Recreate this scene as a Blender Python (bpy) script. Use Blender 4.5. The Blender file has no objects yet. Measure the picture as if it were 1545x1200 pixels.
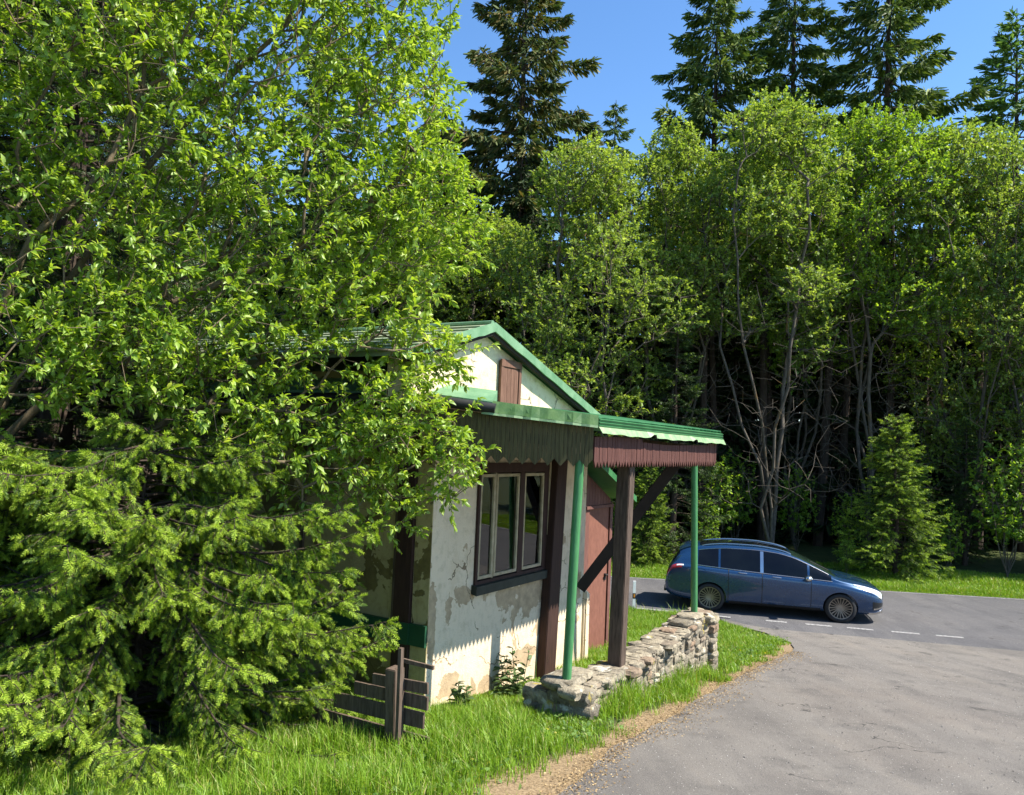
import bpy, bmesh, math, random
import numpy as np
from mathutils import Vector, Matrix
random.seed(7)
SC = bpy.context.scene
COL = SC.collection
PI = math.pi

# ------------------------------------------------------------------ tagging
def tag(o, label=None, cat=None, group=None, kind=None):
    if label: o["label"] = label
    if cat: o["category"] = cat
    if group: o["group"] = group
    if kind: o["kind"] = kind
    return o

def empty(name, loc=(0, 0, 0), rz=0.0):
    o = bpy.data.objects.new(name, None)
    o.empty_display_size = 0.2
    o.location = loc
    o.rotation_euler = (0, 0, rz)
    COL.objects.link(o)
    return o

def copy_tree(root, loc, rz, sc=1.0, label=None, cat=None, group=None):
    r = root.copy(); COL.objects.link(r)
    r.location = loc; r.rotation_euler = (0, 0, rz)
    r.scale = (sc, sc, sc) if not isinstance(sc, tuple) else sc
    for ch in list(root.children):
        c = ch.copy(); COL.objects.link(c); c.parent = r
    for k, v in (("label", label), ("category", cat), ("group", group)):
        if v: r[k] = v
    return r

# ------------------------------------------------------------------ mesh helpers
def link(name, me, parent=None, loc=None):
    o = bpy.data.objects.new(name, me)
    COL.objects.link(o)
    if parent: o.parent = parent
    if loc: o.location = loc
    return o

def np_mesh(name, V, loops, totals, mats, midx=None, smooth=False):
    """V (n,3); loops flat vertex indices; totals verts per face."""
    V = np.asarray(V, np.float32); loops = np.asarray(loops, np.int32); totals = np.asarray(totals, np.int32)
    me = bpy.data.meshes.new(name)
    me.vertices.add(len(V)); me.vertices.foreach_set("co", V.ravel())
    me.loops.add(len(loops)); me.loops.foreach_set("vertex_index", loops)
    me.polygons.add(len(totals))
    st = np.concatenate(([0], np.cumsum(totals)[:-1])).astype(np.int32)
    me.polygons.foreach_set("loop_start", st)
    me.polygons.foreach_set("loop_total", totals)
    for m in mats: me.materials.append(m)
    if midx is not None: me.polygons.foreach_set("material_index", np.asarray(midx, np.int32))
    if smooth: me.polygons.foreach_set("use_smooth", np.ones(len(totals), bool))
    me.update(calc_edges=True)
    return me

class MB:
    """collects polygons of one part"""
    def __init__(s): s.v = []; s.f = []; s.m = []
    def add(s, pts, faces, m=0):
        b = len(s.v); s.v += [tuple(p) for p in pts]
        for f in faces: s.f.append(tuple(b + i for i in f)); s.m.append(m)
        return s
    def prism(s, pts, off, m=0):
        n = len(pts); off = Vector(off)
        top = [Vector(p) + off for p in pts]
        fs = [tuple(range(n))[::-1], tuple(range(n, 2 * n))]
        fs += [(i, (i + 1) % n, n + (i + 1) % n, n + i) for i in range(n)]
        return s.add([Vector(p) for p in pts] + top, fs, m)
    def box(s, a, b, m=0):
        x0, y0, z0 = a; x1, y1, z1 = b
        return s.prism([(x0, y0, z0), (x1, y0, z0), (x1, y1, z0), (x0, y1, z0)], (0, 0, z1 - z0), m)
    def beam(s, p, q, w, h, up=(0, 0, 1), m=0):
        p = Vector(p); q = Vector(q); d = (q - p).normalized()
        x = d.cross(Vector(up))
        if x.length < 1e-4: x = d.cross(Vector((1, 0, 0)))
        x.normalize(); y = x.cross(d).normalized()
        x *= w / 2; y *= h / 2
        return s.prism([p - x - y, p + x - y, p + x + y, p - x + y], q - p, m)
    def tube(s, pts, r, k=10, m=0, caps=True):
        pts = [Vector(p) for p in pts]; b = len(s.v); n = len(pts)
        rs = r if isinstance(r, (list, tuple)) else [r] * n
        for i, p in enumerate(pts):
            d = (pts[min(i + 1, n - 1)] - pts[max(i - 1, 0)]).normalized()
            x = d.orthogonal().normalized() if i == 0 else (x - d * x.dot(d)).normalized()
            y = d.cross(x)
            for j in range(k):
                a = 2 * PI * j / k
                s.v.append(tuple(p + (x * math.cos(a) + y * math.sin(a)) * rs[i]))
        for i in range(n - 1):
            for j in range(k):
                s.f.append((b + i * k + j, b + i * k + (j + 1) % k, b + (i + 1) * k + (j + 1) % k, b + (i + 1) * k + j)); s.m.append(m)
        if caps:
            s.f.append(tuple(b + j for j in range(k))[::-1]); s.m.append(m)
            s.f.append(tuple(b + (n - 1) * k + j for j in range(k))); s.m.append(m)
        return s
    def build(s, name, mats, parent=None, smooth=False, bevel=0.0):
        if not isinstance(mats, (list, tuple)): mats = [mats]
        me = bpy.data.meshes.new(name)
        me.from_pydata(s.v, [], s.f)
        for m in mats: me.materials.append(m)
        me.polygons.foreach_set("material_index", s.m)
        bm = bmesh.new(); bm.from_mesh(me)
        bmesh.ops.recalc_face_normals(bm, faces=bm.faces)
        if bevel:
            bmesh.ops.bevel(bm, geom=list(bm.edges), offset=bevel, segments=2, affect='EDGES', clamp_overlap=True)
        bm.to_mesh(me); bm.free()
        if smooth:
            me.polygons.foreach_set("use_smooth", [True] * len(me.polygons)); me.set_sharp_from_angle(angle=0.7)
        me.update()
        return link(name, me, parent)

# ------------------------------------------------------------------ materials
def new_mat(name):
    m = bpy.data.materials.new(name); m.use_nodes = True
    nt = m.node_tree; nt.nodes.clear()
    out = nt.nodes.new("ShaderNodeOutputMaterial")
    return m, nt, out

def N(nt, t, **kw):
    n = nt.nodes.new(t)
    for k, v in kw.items():
        if k.startswith("i_"):
            n.inputs[k[2:].replace("_", " ")].default_value = v
        else: setattr(n, k, v)
    return n

def rgb(c): return (c[0], c[1], c[2], 1.0)

def ramp(nt, fac, stops):
    r = nt.nodes.new("ShaderNodeValToRGB")
    e = r.color_ramp.elements
    e[0].position, e[0].color = stops[0][0], rgb(stops[0][1])
    e[1].position, e[1].color = stops[-1][0], rgb(stops[-1][1])
    for p, c in stops[1:-1]:
        x = e.new(p); x.color = rgb(c)
    nt.links.new(fac, r.inputs[0])
    return r.outputs[0]

def noise(nt, vec, scale, detail=5, rough=0.6, dist=0.0):
    n = N(nt, "ShaderNodeTexNoise"); n.inputs["Scale"].default_value = scale
    n.inputs["Detail"].default_value = detail; n.inputs["Roughness"].default_value = rough
    n.inputs["Distortion"].default_value = dist
    nt.links.new(vec, n.inputs["Vector"])
    return n.outputs["Fac"]

def mixc(nt, fac, a, b, mode='MIX'):
    m = N(nt, "ShaderNodeMix", data_type='RGBA', blend_type=mode)
    for sock, val in ((m.inputs[0], fac), (m.inputs[6], a), (m.inputs[7], b)):
        if hasattr(val, "is_linked"): nt.links.new(val, sock)
        elif isinstance(val, (int, float)): sock.default_value = val
        else: sock.default_value = rgb(val)
    return m.outputs[2]

def objvec(nt, scale=(1, 1, 1)):
    tc = N(nt, "ShaderNodeTexCoord"); mp = N(nt, "ShaderNodeMapping")
    mp.inputs["Scale"].default_value = scale
    nt.links.new(tc.outputs["Object"], mp.inputs[0])
    return mp.outputs[0]

def maprange(nt, v, a, b):
    m = N(nt, "ShaderNodeMapRange"); m.inputs[1].default_value = a; m.inputs[2].default_value = b
    nt.links.new(v, m.inputs[0]); return m.outputs[0]

def bump(nt, h, strength, dist=0.02):
    b = N(nt, "ShaderNodeBump"); b.inputs["Strength"].default_value = strength; b.inputs["Distance"].default_value = dist
    nt.links.new(h, b.inputs["Height"]); return b.outputs[0]

def finish(nt, out, col, rough=0.8, nrm=None, metal=0.0, spec=0.5, coat=0.0):
    p = N(nt, "ShaderNodeBsdfPrincipled")
    if hasattr(col, "is_linked"): nt.links.new(col, p.inputs["Base Color"])
    else: p.inputs["Base Color"].default_value = rgb(col)
    if hasattr(rough, "is_linked"): nt.links.new(rough, p.inputs["Roughness"])
    else: p.inputs["Roughness"].default_value = rough
    p.inputs["Metallic"].default_value = metal
    p.inputs["Specular IOR Level"].default_value = spec
    p.inputs["Coat Weight"].default_value = coat
    if nrm is not None: nt.links.new(nrm, p.inputs["Normal"])
    nt.links.new(p.outputs[0], out.inputs[0])
    return p

def simple_mat(name, ca, cb, scale=6, rough=0.7, bmp=0.2, bscale=30, stretch=(1, 1, 1), metal=0.0, spec=0.4, lo=0.35, hi=0.7, coat=0.0):
    m, nt, out = new_mat(name)
    v = objvec(nt, stretch)
    f = noise(nt, v, scale)
    c = ramp(nt, f, [(lo, ca), (hi, cb)])
    nr = bump(nt, noise(nt, v, bscale, 4), bmp, 0.01) if bmp else None
    finish(nt, out, c, rough, nr, metal, spec, coat)
    return m

def leaf_mat(name, stops, trans=0.4, rough=0.5, spec=0.25, tcol=(1.25, 1.3, 0.6), clump=0.0):
    m, nt, out = new_mat(name)
    g = N(nt, "ShaderNodeNewGeometry")
    c = ramp(nt, g.outputs["Random Per Island"], stops)
    if clump:
        tc = N(nt, "ShaderNodeTexCoord")
        f = noise(nt, tc.outputs["Object"], clump, 3)
        c = mixc(nt, 1.0, c, ramp(nt, f, [(0.3, (0.62, 0.72, 0.6)), (0.7, (1.25, 1.18, 1.1))]), 'MULTIPLY')
    p = N(nt, "ShaderNodeBsdfPrincipled")
    nt.links.new(c, p.inputs["Base Color"]); p.inputs["Roughness"].default_value = rough
    p.inputs["Specular IOR Level"].default_value = spec
    t = N(nt, "ShaderNodeBsdfTranslucent")
    nt.links.new(mixc(nt, 1.0, c, tcol, 'MULTIPLY'), t.inputs[0])
    mx = N(nt, "ShaderNodeMixShader"); mx.inputs[0].default_value = trans
    nt.links.new(p.outputs[0], mx.inputs[1]); nt.links.new(t.outputs[0], mx.inputs[2])
    nt.links.new(mx.outputs[0], out.inputs[0])
    return m

def plaster_mat(name, base, warm, patch, patch_amt, grime, flake_z=None, spots=None):
    m, nt, out = new_mat(name)
    v = objvec(nt)
    n1 = noise(nt, v, 1.6, 8, 0.62); n2 = noise(nt, v, 9, 8, 0.7); n3 = noise(nt, v, 60, 3, 0.6)
    c = ramp(nt, n1, [(0.3, base), (0.55, base), (0.75, warm)])
    c = mixc(nt, maprange(nt, n2, 0.50, 0.74), c, grime)
    st = noise(nt, objvec(nt, (5.5, 5.5, 0.45)), 2.2, 6, 0.7)            # rain streaks
    c = mixc(nt, maprange(nt, st, 0.56, 0.85), c, grime)
    nb = noise(nt, v, 2.1, 9, 0.55, 0.3)                                  # fallen-off render
    msk = N(nt, "ShaderNodeMath", operation='GREATER_THAN'); nt.links.new(nb, msk.inputs[0]); msk.inputs[1].default_value = patch_amt
    mk = msk.outputs[0]
    if spots:
        for (px, pz, rx, rz_) in spots:
            mp = N(nt, "ShaderNodeMapping", vector_type='POINT'); mp.inputs['Location'].default_value = (-px / rx, 0, -pz / rz_); mp.inputs['Scale'].default_value = (1 / rx, 0, 1 / rz_)
            nt.links.new(v, mp.inputs[0]); ln = N(nt, 'ShaderNodeVectorMath', operation='LENGTH'); nt.links.new(mp.outputs[0], ln.inputs[0])
            aa = N(nt, 'ShaderNodeMath', operation='MULTIPLY_ADD'); nt.links.new(noise(nt, v, 4.2, 8, .62), aa.inputs[0]); aa.inputs[1].default_value = -2.6; nt.links.new(ln.outputs['Value'], aa.inputs[2])
            lt = N(nt, 'ShaderNodeMath', operation='LESS_THAN'); nt.links.new(aa.outputs[0], lt.inputs[0]); lt.inputs[1].default_value = -0.45
            mo = N(nt, 'ShaderNodeMath', operation='MAXIMUM'); nt.links.new(mk, mo.inputs[0]); nt.links.new(lt.outputs[0], mo.inputs[1]); mk = mo.outputs[0]
    if flake_z:
        sep = N(nt, "ShaderNodeSeparateXYZ"); nt.links.new(v, sep.inputs[0])
        zz = maprange(nt, sep.outputs[2], flake_z[1], flake_z[0])
        ad = N(nt, "ShaderNodeMath", operation='MULTIPLY_ADD'); nt.links.new(zz, ad.inputs[0]); ad.inputs[1].default_value = 0.16
        nf = noise(nt, v, 13, 9, 0.72); nt.links.new(nf, ad.inputs[2])
        g2 = N(nt, "ShaderNodeMath", operation='GREATER_THAN'); nt.links.new(ad.outputs[0], g2.inputs[0]); g2.inputs[1].default_value = 0.70
        mxx = N(nt, "ShaderNodeMath", operation='MAXIMUM'); nt.links.new(mk, mxx.inputs[0]); nt.links.new(g2.outputs[0], mxx.inputs[1]); mk = mxx.outputs[0]
    pc = ramp(nt, n2, [(0.35, tuple(x * 0.75 for x in patch)), (0.7, tuple(min(1, x * 1.25) for x in patch))])
    c = mixc(nt, mk, c, pc)
    cv = N(nt, "ShaderNodeVectorMath", operation='ADD'); cn = N(nt, "ShaderNodeTexNoise"); cn.inputs["Scale"].default_value = 3.0; cn.inputs["Detail"].default_value = 6
    nt.links.new(v, cn.inputs["Vector"]); cs = N(nt, "ShaderNodeVectorMath", operation='SCALE'); cs.inputs["Scale"].default_value = 0.5
    nt.links.new(cn.outputs["Color"], cs.inputs[0]); nt.links.new(cs.outputs[0], cv.inputs[0]); nt.links.new(v, cv.inputs[1])
    ck = N(nt, "ShaderNodeTexVoronoi", feature='DISTANCE_TO_EDGE'); ck.inputs["Scale"].default_value = 1.1; nt.links.new(cv.outputs[0], ck.inputs["Vector"])
    kl = N(nt, "ShaderNodeMath", operation='LESS_THAN'); nt.links.new(ck.outputs["Distance"], kl.inputs[0]); kl.inputs[1].default_value = 0.006
    kg = N(nt, "ShaderNodeMath", operation='GREATER_THAN'); nt.links.new(noise(nt, v, 0.8, 3), kg.inputs[0]); kg.inputs[1].default_value = 0.5
    kk = N(nt, "ShaderNodeMath", operation='MULTIPLY'); nt.links.new(kl.outputs[0], kk.inputs[0]); nt.links.new(kg.outputs[0], kk.inputs[1])
    c = mixc(nt, kk.outputs[0], c, tuple(x * .5 for x in patch))
    inv = N(nt, "ShaderNodeMath", operation='MULTIPLY_ADD'); nt.links.new(mk, inv.inputs[0]); inv.inputs[1].default_value = -1.2
    nt.links.new(n3, inv.inputs[2])
    ad2 = N(nt, "ShaderNodeMath", operation='ADD'); nt.links.new(inv.outputs[0], ad2.inputs[0]); nt.links.new(n2, ad2.inputs[1])
    finish(nt, out, c, 0.9, bump(nt, ad2.outputs[0], 0.5, 0.012), 0, 0.2)
    return m

def wood_mat(name, ca, cb, stretch, scale=9, rough=0.75, peel=None, peel_at=0.6):
    m, nt, out = new_mat(name)
    v = objvec(nt, stretch)
    f = noise(nt, v, scale, 7, 0.65)
    c = ramp(nt, f, [(0.32, ca), (0.68, cb)])
    if peel:
        f2 = noise(nt, v, scale * 0.8, 8, 0.75)
        c = mixc(nt, maprange(nt, f2, peel_at, peel_at + 0.05), c, peel)
    finish(nt, out, c, rough, bump(nt, f, 0.5, 0.006), 0, 0.3)
    return m

M = {}
M['plaster'] = plaster_mat('old_plaster', (0.71, 0.575, 0.395), (0.58, 0.44, 0.265), (0.44, 0.325, 0.195), 0.60, (0.50, 0.40, 0.26), (-0.5, 0.95), [(1.95, 1.06, .42, .26), (1.5, 1.1, .3, .16), (0.06, 1.1, .09, .5), (3.2, 1.0, .2, .3), (1.9, .36, .3, .13), (0.4, 0.38, .24, .16), (1.1, .22, .2, .1)])
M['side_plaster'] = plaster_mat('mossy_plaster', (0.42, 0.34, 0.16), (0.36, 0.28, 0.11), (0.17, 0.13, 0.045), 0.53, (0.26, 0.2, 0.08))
M['gable_plaster'] = plaster_mat('cream_plaster', (0.72, 0.61, 0.40), (0.64, 0.48, 0.24), (0.42, 0.34, 0.24), 0.66, (0.50, 0.38, 0.21))
M['brown_paint'] = wood_mat('dark_brown_wood', (0.030, 0.014, 0.010), (0.055, 0.026, 0.018), (3, 3, 0.4), peel=None)
M['hatch_wood'] = wood_mat('brown_hatch_wood', (0.09, 0.04, 0.025), (0.2, 0.105, 0.07), (5, 5, 0.5))
M['grey_wood'] = wood_mat('weathered_post_wood', (0.055, 0.036, 0.024), (0.16, 0.115, 0.085), (5, 5, 0.5))
M['post_wood'] = wood_mat('dark_post_wood', (0.035, 0.023, 0.016), (0.115, 0.08, 0.06), (5, 5, 0.5))
M['valance_dark'] = wood_mat('olive_valance_wood', (0.042, 0.034, 0.014), (0.115, 0.098, 0.038), (9, 9, 0.6))  # olive-brown tone for the end and side valance planks
M['valance_red'] = wood_mat('red_brown_valance_wood', (0.045, 0.016, 0.012), (0.125, 0.05, 0.038), (14, 14, 0.5), peel=(0.30, 0.17, 0.14), peel_at=0.62)
M['door_red'] = wood_mat('red_brown_door', (0.15, 0.06, 0.04), (0.215, 0.088, 0.06), (2, 2, 1), peel=(0.40, 0.23, 0.16), peel_at=0.66)
M['shed_planks'] = wood_mat('shed_plank_wood', (0.08, 0.03, 0.024), (0.2, 0.09, 0.07), (9, 9, 0.5), peel=(0.34, 0.2, 0.16), peel_at=0.66)
M['roof_green'] = simple_mat('green_roof_paint', (0.09, 0.20, 0.10), (0.18, 0.31, 0.175), 5, 0.55, 0.25, 20, spec=0.35)
M['sheet_green'] = simple_mat('dark_green_sheet_metal', (0.03, 0.13, 0.045), (0.06, 0.2, 0.075), 5, 0.4, 0.25, 12)
M['flap_green'] = simple_mat('mossy_green_sheet', (0.05, 0.12, 0.035), (0.11, 0.19, 0.06), 7, 0.45, 0.6, 9)
M['lip_green'] = simple_mat('pale_green_drip_edge', (0.14, 0.27, 0.12), (0.30, 0.38, 0.2), 9, 0.5, 0.4, 14)
M['pole_green'] = wood_mat('green_pole_paint', (0.045, 0.17, 0.06), (0.075, 0.235, 0.09), (7, 7, 1.2), 5, 0.4, peel=(0.16, 0.12, 0.08), peel_at=0.73)
M['board_green'] = simple_mat('dark_green_board_paint', (0.008, 0.05, 0.02), (0.015, 0.08, 0.032), 5, 0.6, 0.15)
M['black'] = simple_mat('black_rubber', (0.012, 0.012, 0.012), (0.022, 0.022, 0.022), 8, 0.6, 0.1)
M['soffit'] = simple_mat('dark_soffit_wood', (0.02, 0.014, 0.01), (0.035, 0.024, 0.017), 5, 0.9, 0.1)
M['cream'] = simple_mat('cream_sash_paint', (0.30, 0.24, 0.14), (0.46, 0.38, 0.24), 12, 0.6, 0.2)
M['sill'] = simple_mat('blackened_sill', (0.014, 0.018, 0.013), (0.032, 0.036, 0.027), 8, 0.6, 0.2)
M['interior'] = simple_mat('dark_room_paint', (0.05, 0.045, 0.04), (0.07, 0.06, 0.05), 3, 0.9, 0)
M['white_post'] = simple_mat('white_plastic', (0.75, 0.75, 0.73), (0.82, 0.82, 0.8), 5, 0.45, 0)
M['reflector'] = simple_mat('orange_reflector', (0.7, 0.25, 0.03), (0.75, 0.3, 0.05), 5, 0.3, 0)

def glass_mat():
    m, nt, out = new_mat('window_glass')
    v = objvec(nt)
    t = N(nt, "ShaderNodeBsdfTransparent"); t.inputs[0].default_value = (0.75, 0.8, 0.76, 1)
    g = N(nt, "ShaderNodeBsdfGlossy"); g.inputs["Roughness"].default_value = 0.015
    nt.links.new(bump(nt, noise(nt, v, 2.2, 1), 0.05, 0.02), g.inputs["Normal"])
    fr = N(nt, "ShaderNodeFresnel"); fr.inputs[0].default_value = 2.0
    mx = N(nt, "ShaderNodeMixShader")
    nt.links.new(fr.outputs[0], mx.inputs[0]); nt.links.new(t.outputs[0], mx.inputs[1]); nt.links.new(g.outputs[0], mx.inputs[2])
    nt.links.new(mx.outputs[0], out.inputs[0])
    return m
M['glass'] = glass_mat()

# ------------------------------------------------------------------ ground shape
NEAR = [(-60, 28), (-30, 23.2), (-10, 19.6), (2.81, 17.55), (5.0, 16.9), (9.0, 16.0), (14, 14.9), (30, 11.4), (60, 5.0)]
FAR = [(-60, 34.5), (-30, 29), (-10, 24.2), (3.36, 21.9), (10.4, 21.4), (13.85, 21.05), (30, 18.6), (60, 12.5)]
def near_y(x): return np.interp(x, [p[0] for p in NEAR], [p[1] for p in NEAR])
def far_y(x): return np.interp(x, [p[0] for p in FAR], [p[1] for p in FAR])
def gz(x, y):
    x = np.asarray(x, float); y = np.asarray(y, float)
    ys = np.minimum(15.9, near_y(x) - 0.9)
    d = ys - y
    up = 0.5 * (d + np.sqrt(d * d + 0.18))           # soft hinge at the foot of the slope
    z = 0.12 * up
    z = np.where(z > 1.5, 1.5 + (z - 1.5) * 0.35, z)
    z = z - 0.12 * 0.5 * (-6 + math.sqrt(36.18)) * 0
    fy = y - far_y(x) - 0.6                            # low bank beyond the road
    z = z + 0.10 * np.clip(fy, 0, 6) / 2.2 * np.clip(fy, 0, 1)
    return np.where(d < -2.5, np.where(fy > 0, z, np.minimum(z, 0.0) * 0), z)
def g1(x, y): return float(gz(x, y))

DRIVE = [(-12, 0.9), (-9, 1.8), (-6, 2.6), (-2.3, 3.75), (-0.1, 4.65), (0.40, 5.25), (0.68, 5.9), (1.02, 6.7), (1.65, 7.79), (2.6, 9.5),
         (3.58, 11.19), (4.8, 13.13), (5.25, 14.4), (5.2, 15.8), (4.63, 16.75)]
VERGE = DRIVE + [(2.81, 17.5), (-10, 19.5), (-30, 23), (-30, 0.9)]
def in_poly(px, py, poly):
    px = np.asarray(px); py = np.asarray(py); c = np.zeros(px.shape, bool)
    n = len(poly)
    for i in range(n):
        x0, y0 = poly[i]; x1, y1 = poly[(i + 1) % n]
        if y0 == y1: continue
        k = ((y0 > py) != (y1 > py)) & (px < (x1 - x0) * (py - y0) / (y1 - y0) + x0)
        c ^= k
    return c
def dist_line(px, py, line):
    best = np.full(np.shape(px), 1e9)
    for (x0, y0), (x1, y1) in zip(line[:-1], line[1:]):
        dx, dy = x1 - x0, y1 - y0
        t = np.clip(((px - x0) * dx + (py - y0) * dy) / (dx * dx + dy * dy), 0, 1)
        best = np.minimum(best, np.hypot(px - x0 - t * dx, py - y0 - t * dy))
    return best

def vnoise(x, y, s, seed=0):
    """cheap value noise for placement only"""
    rs = np.random.RandomState(seed); g = rs.rand(64, 64)
    x = np.asarray(x) * s + 100; y = np.asarray(y) * s + 100
    i = np.floor(x).astype(int); j = np.floor(y).astype(int); fx = x - i; fy = y - j
    fx = fx * fx * (3 - 2 * fx); fy = fy * fy * (3 - 2 * fy)
    a = g[i % 64, j % 64]; b = g[(i + 1) % 64, j % 64]; c = g[i % 64, (j + 1) % 64]; d = g[(i + 1) % 64, (j + 1) % 64]
    return (a * (1 - fx) + b * fx) * (1 - fy) + (c * (1 - fx) + d * fx) * fy

# house frame: s along the window wall, v out from it, z up
PHI = math.radians(31.5)
T = np.array([math.sin(PHI), math.cos(PHI)]); NN = np.array([math.cos(PHI), -math.sin(PHI)])
N0 = np.array([-0.73, 7.8]); HZ = 0.72
def sv(x, y):
    dx = np.asarray(x) - N0[0]; dy = np.asarray(y) - N0[1]
    return dx * T[0] + dy * T[1], dx * NN[0] + dy * NN[1]
def W(s, v, z): p = N0 + T * s + NN * v; return Vector((p[0], p[1], z))
def L(s, v, z): return Vector((s, -v, z - HZ))

# ground sheet -----------------------------------------------------
def axis(lo, a, b, hi, st, big):
    mid = np.arange(a, b + 1e-6, st)
    left = a - np.cumsum(st * 1.35 ** np.arange(1, 40)); left = left[left > lo][::-1]
    right = b + np.cumsum(st * 1.35 ** np.arange(1, 40)); right = right[right < hi]
    return np.concatenate(([lo], left, mid, right, [hi]))
gx = axis(-400, -7, 18, 400, 0.14, 40); gy = axis(-60, 2.5, 25, 600, 0.14, 40)
GX, GY = np.meshgrid(gx, gy, indexing='ij')
GZ = gz(GX, GY)
inv = in_poly(GX, GY, VERGE)
dd = dist_line(GX, GY, DRIVE)
GZ = GZ + np.where(inv, 0.025 * (vnoise(GX, GY, 1.3, 3) - 0.5) * np.clip(dd, 0, 1), 0)
far = np.clip((GY - far_y(GX) - 1) / 3, 0, 1)
GZ = GZ + far * 0.18 * (vnoise(GX, GY, 0.6, 5) - 0.4) * (GY < 80)
nx, ny = GX.shape
I = np.arange(nx * ny).reshape(nx, ny)
q = np.stack([I[:-1, :-1], I[1:, :-1], I[1:, 1:], I[:-1, 1:]], -1).reshape(-1, 4)
# the dry strip of last year's needles and leaves along the asphalt edge
dry = np.clip(1.25 - dd / (0.12 + 0.5 * vnoise(GX, GY, 1.1, 9)), 0, 1) * (GY < 15.5)
near_dry = np.clip(1.2 - dd / (0.35 + 0.75 * vnoise(GX, GY, 1.4, 19)), 0, 1) * np.clip((7.4 - GY) / 1.5, 0, 1)
dry = np.maximum(dry, near_dry)

m, nt, out = new_mat('ground_soil')
at = N(nt, "ShaderNodeAttribute", attribute_name="dry")
v = objvec(nt)
f = noise(nt, v, 3, 8); f2 = noise(nt, v, 45, 5, 0.7)
c = ramp(nt, f, [(0.3, (0.035, 0.05, 0.014)), (0.7, (0.07, 0.085, 0.025))])
cd = ramp(nt, f2, [(0.3, (0.10, 0.07, 0.04)), (0.5, (0.24, 0.17, 0.095)), (0.75, (0.38, 0.285, 0.17))])
ad = N(nt, "ShaderNodeMath", operation='MULTIPLY_ADD'); nt.links.new(f2, ad.inputs[0]); ad.inputs[1].default_value = 0.8
nt.links.new(at.outputs["Fac"], ad.inputs[2])
c = mixc(nt, maprange(nt, ad.outputs[0], 0.75, 1.0), c, cd)
finish(nt, out, c, 0.95, bump(nt, f2, 0.6, 0.02), 0, 0.2)
M['ground'] = m
me = np_mesh('ground', np.stack([GX, GY, GZ], -1).reshape(-1, 3), q.ravel(), np.full(len(q), 4), [M['ground']], smooth=True)
a = me.attributes.new("dry", 'FLOAT', 'POINT'); a.data.foreach_set("value", dry.ravel().astype(np.float32))
tag(link('ground', me), kind='structure')

def asphalt_mat(name, ca, cb, cc, patch, crack=True, grain=120):
    m, nt, out = new_mat(name)
    v = objvec(nt)
    n0 = noise(nt, v, 0.35, 4); n1 = noise(nt, v, 2.0, 7, 0.65); n2 = noise(nt, v, grain, 4, 0.75); n3 = noise(nt, v, grain * 0.33, 2)
    c = ramp(nt, n0, [(0.32, ca), (0.52, cb), (0.72, cc)])
    c = mixc(nt, maprange(nt, n1, 0.52, 0.72), c, patch)
    ns = noise(nt, objvec(nt, (1.6, 0.22, 1)), 1.4, 4, .6)
    c = mixc(nt, 1.0, c, ramp(nt, ns, [(0.35, (0.84, 0.84, 0.85)), (0.5, (1, 1, 1)), (0.68, (1.12, 1.1, 1.07))]), 'MULTIPLY')
    nd = noise(nt, v, 0.9, 7, .7, .6)
    c = mixc(nt, maprange(nt, nd, 0.62, 0.68), c, tuple(x * .62 for x in patch))
    c = mixc(nt, 1.0, c, ramp(nt, n2, [(0.3, (0.62, 0.62, 0.62)), (0.5, (1, 1, 1)), (0.72, (1.5, 1.47, 1.42))]), 'MULTIPLY')
    vo = N(nt, "ShaderNodeTexVoronoi", feature='F1'); vo.inputs["Scale"].default_value = 38
    nt.links.new(v, vo.inputs["Vector"])
    lt = N(nt, "ShaderNodeMath", operation='LESS_THAN'); nt.links.new(vo.outputs["Distance"], lt.inputs[0]); lt.inputs[1].default_value = 0.17
    sc = N(nt, "ShaderNodeSeparateColor"); nt.links.new(vo.outputs["Color"], sc.inputs[0])
    g = N(nt, "ShaderNodeMath", operation='GREATER_THAN'); nt.links.new(sc.outputs[0], g.inputs[0]); g.inputs[1].default_value = 0.86
    mu = N(nt, "ShaderNodeMath", operation='MULTIPLY'); nt.links.new(lt.outputs[0], mu.inputs[0]); nt.links.new(g.outputs[0], mu.inputs[1])
    c = mixc(nt, mu.outputs[0], c, (0.42, 0.39, 0.35))
    if crack:
        vv = N(nt, "ShaderNodeVectorMath", operation='ADD')
        nz = N(nt, "ShaderNodeTexNoise"); nz.inputs["Scale"].default_value = 1.7; nz.inputs["Detail"].default_value = 5
        nt.links.new(v, nz.inputs["Vector"])
        ms = N(nt, "ShaderNodeVectorMath", operation='SCALE'); ms.inputs["Scale"].default_value = 1.3
        nt.links.new(nz.outputs["Color"], ms.inputs[0]); nt.links.new(ms.outputs[0], vv.inputs[0]); nt.links.new(v, vv.inputs[1])
        ve = N(nt, "ShaderNodeTexVoronoi", feature='DISTANCE_TO_EDGE'); ve.inputs["Scale"].default_value = 0.55
        nt.links.new(vv.outputs[0], ve.inputs["Vector"])
        k = N(nt, "ShaderNodeMath", operation='LESS_THAN'); nt.links.new(ve.outputs["Distance"], k.inputs[0]); k.inputs[1].default_value = 0.005
        gate = N(nt, "ShaderNodeMath", operation='GREATER_THAN'); nt.links.new(noise(nt, v, 0.7, 3), gate.inputs[0]); gate.inputs[1].default_value = 0.56
        km = N(nt, "ShaderNodeMath", operation='MULTIPLY'); nt.links.new(k.outputs[0], km.inputs[0]); nt.links.new(gate.outputs[0], km.inputs[1])
        c = mixc(nt, km.outputs[0], c, (0.05, 0.046, 0.042))
    a2 = N(nt, "ShaderNodeMath", operation='ADD'); nt.links.new(n2, a2.inputs[0]); nt.links.new(n3, a2.inputs[1])
    finish(nt, out, c, 0.9, bump(nt, a2.outputs[0], 0.55, 0.008), 0, 0.25)
    return m
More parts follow.
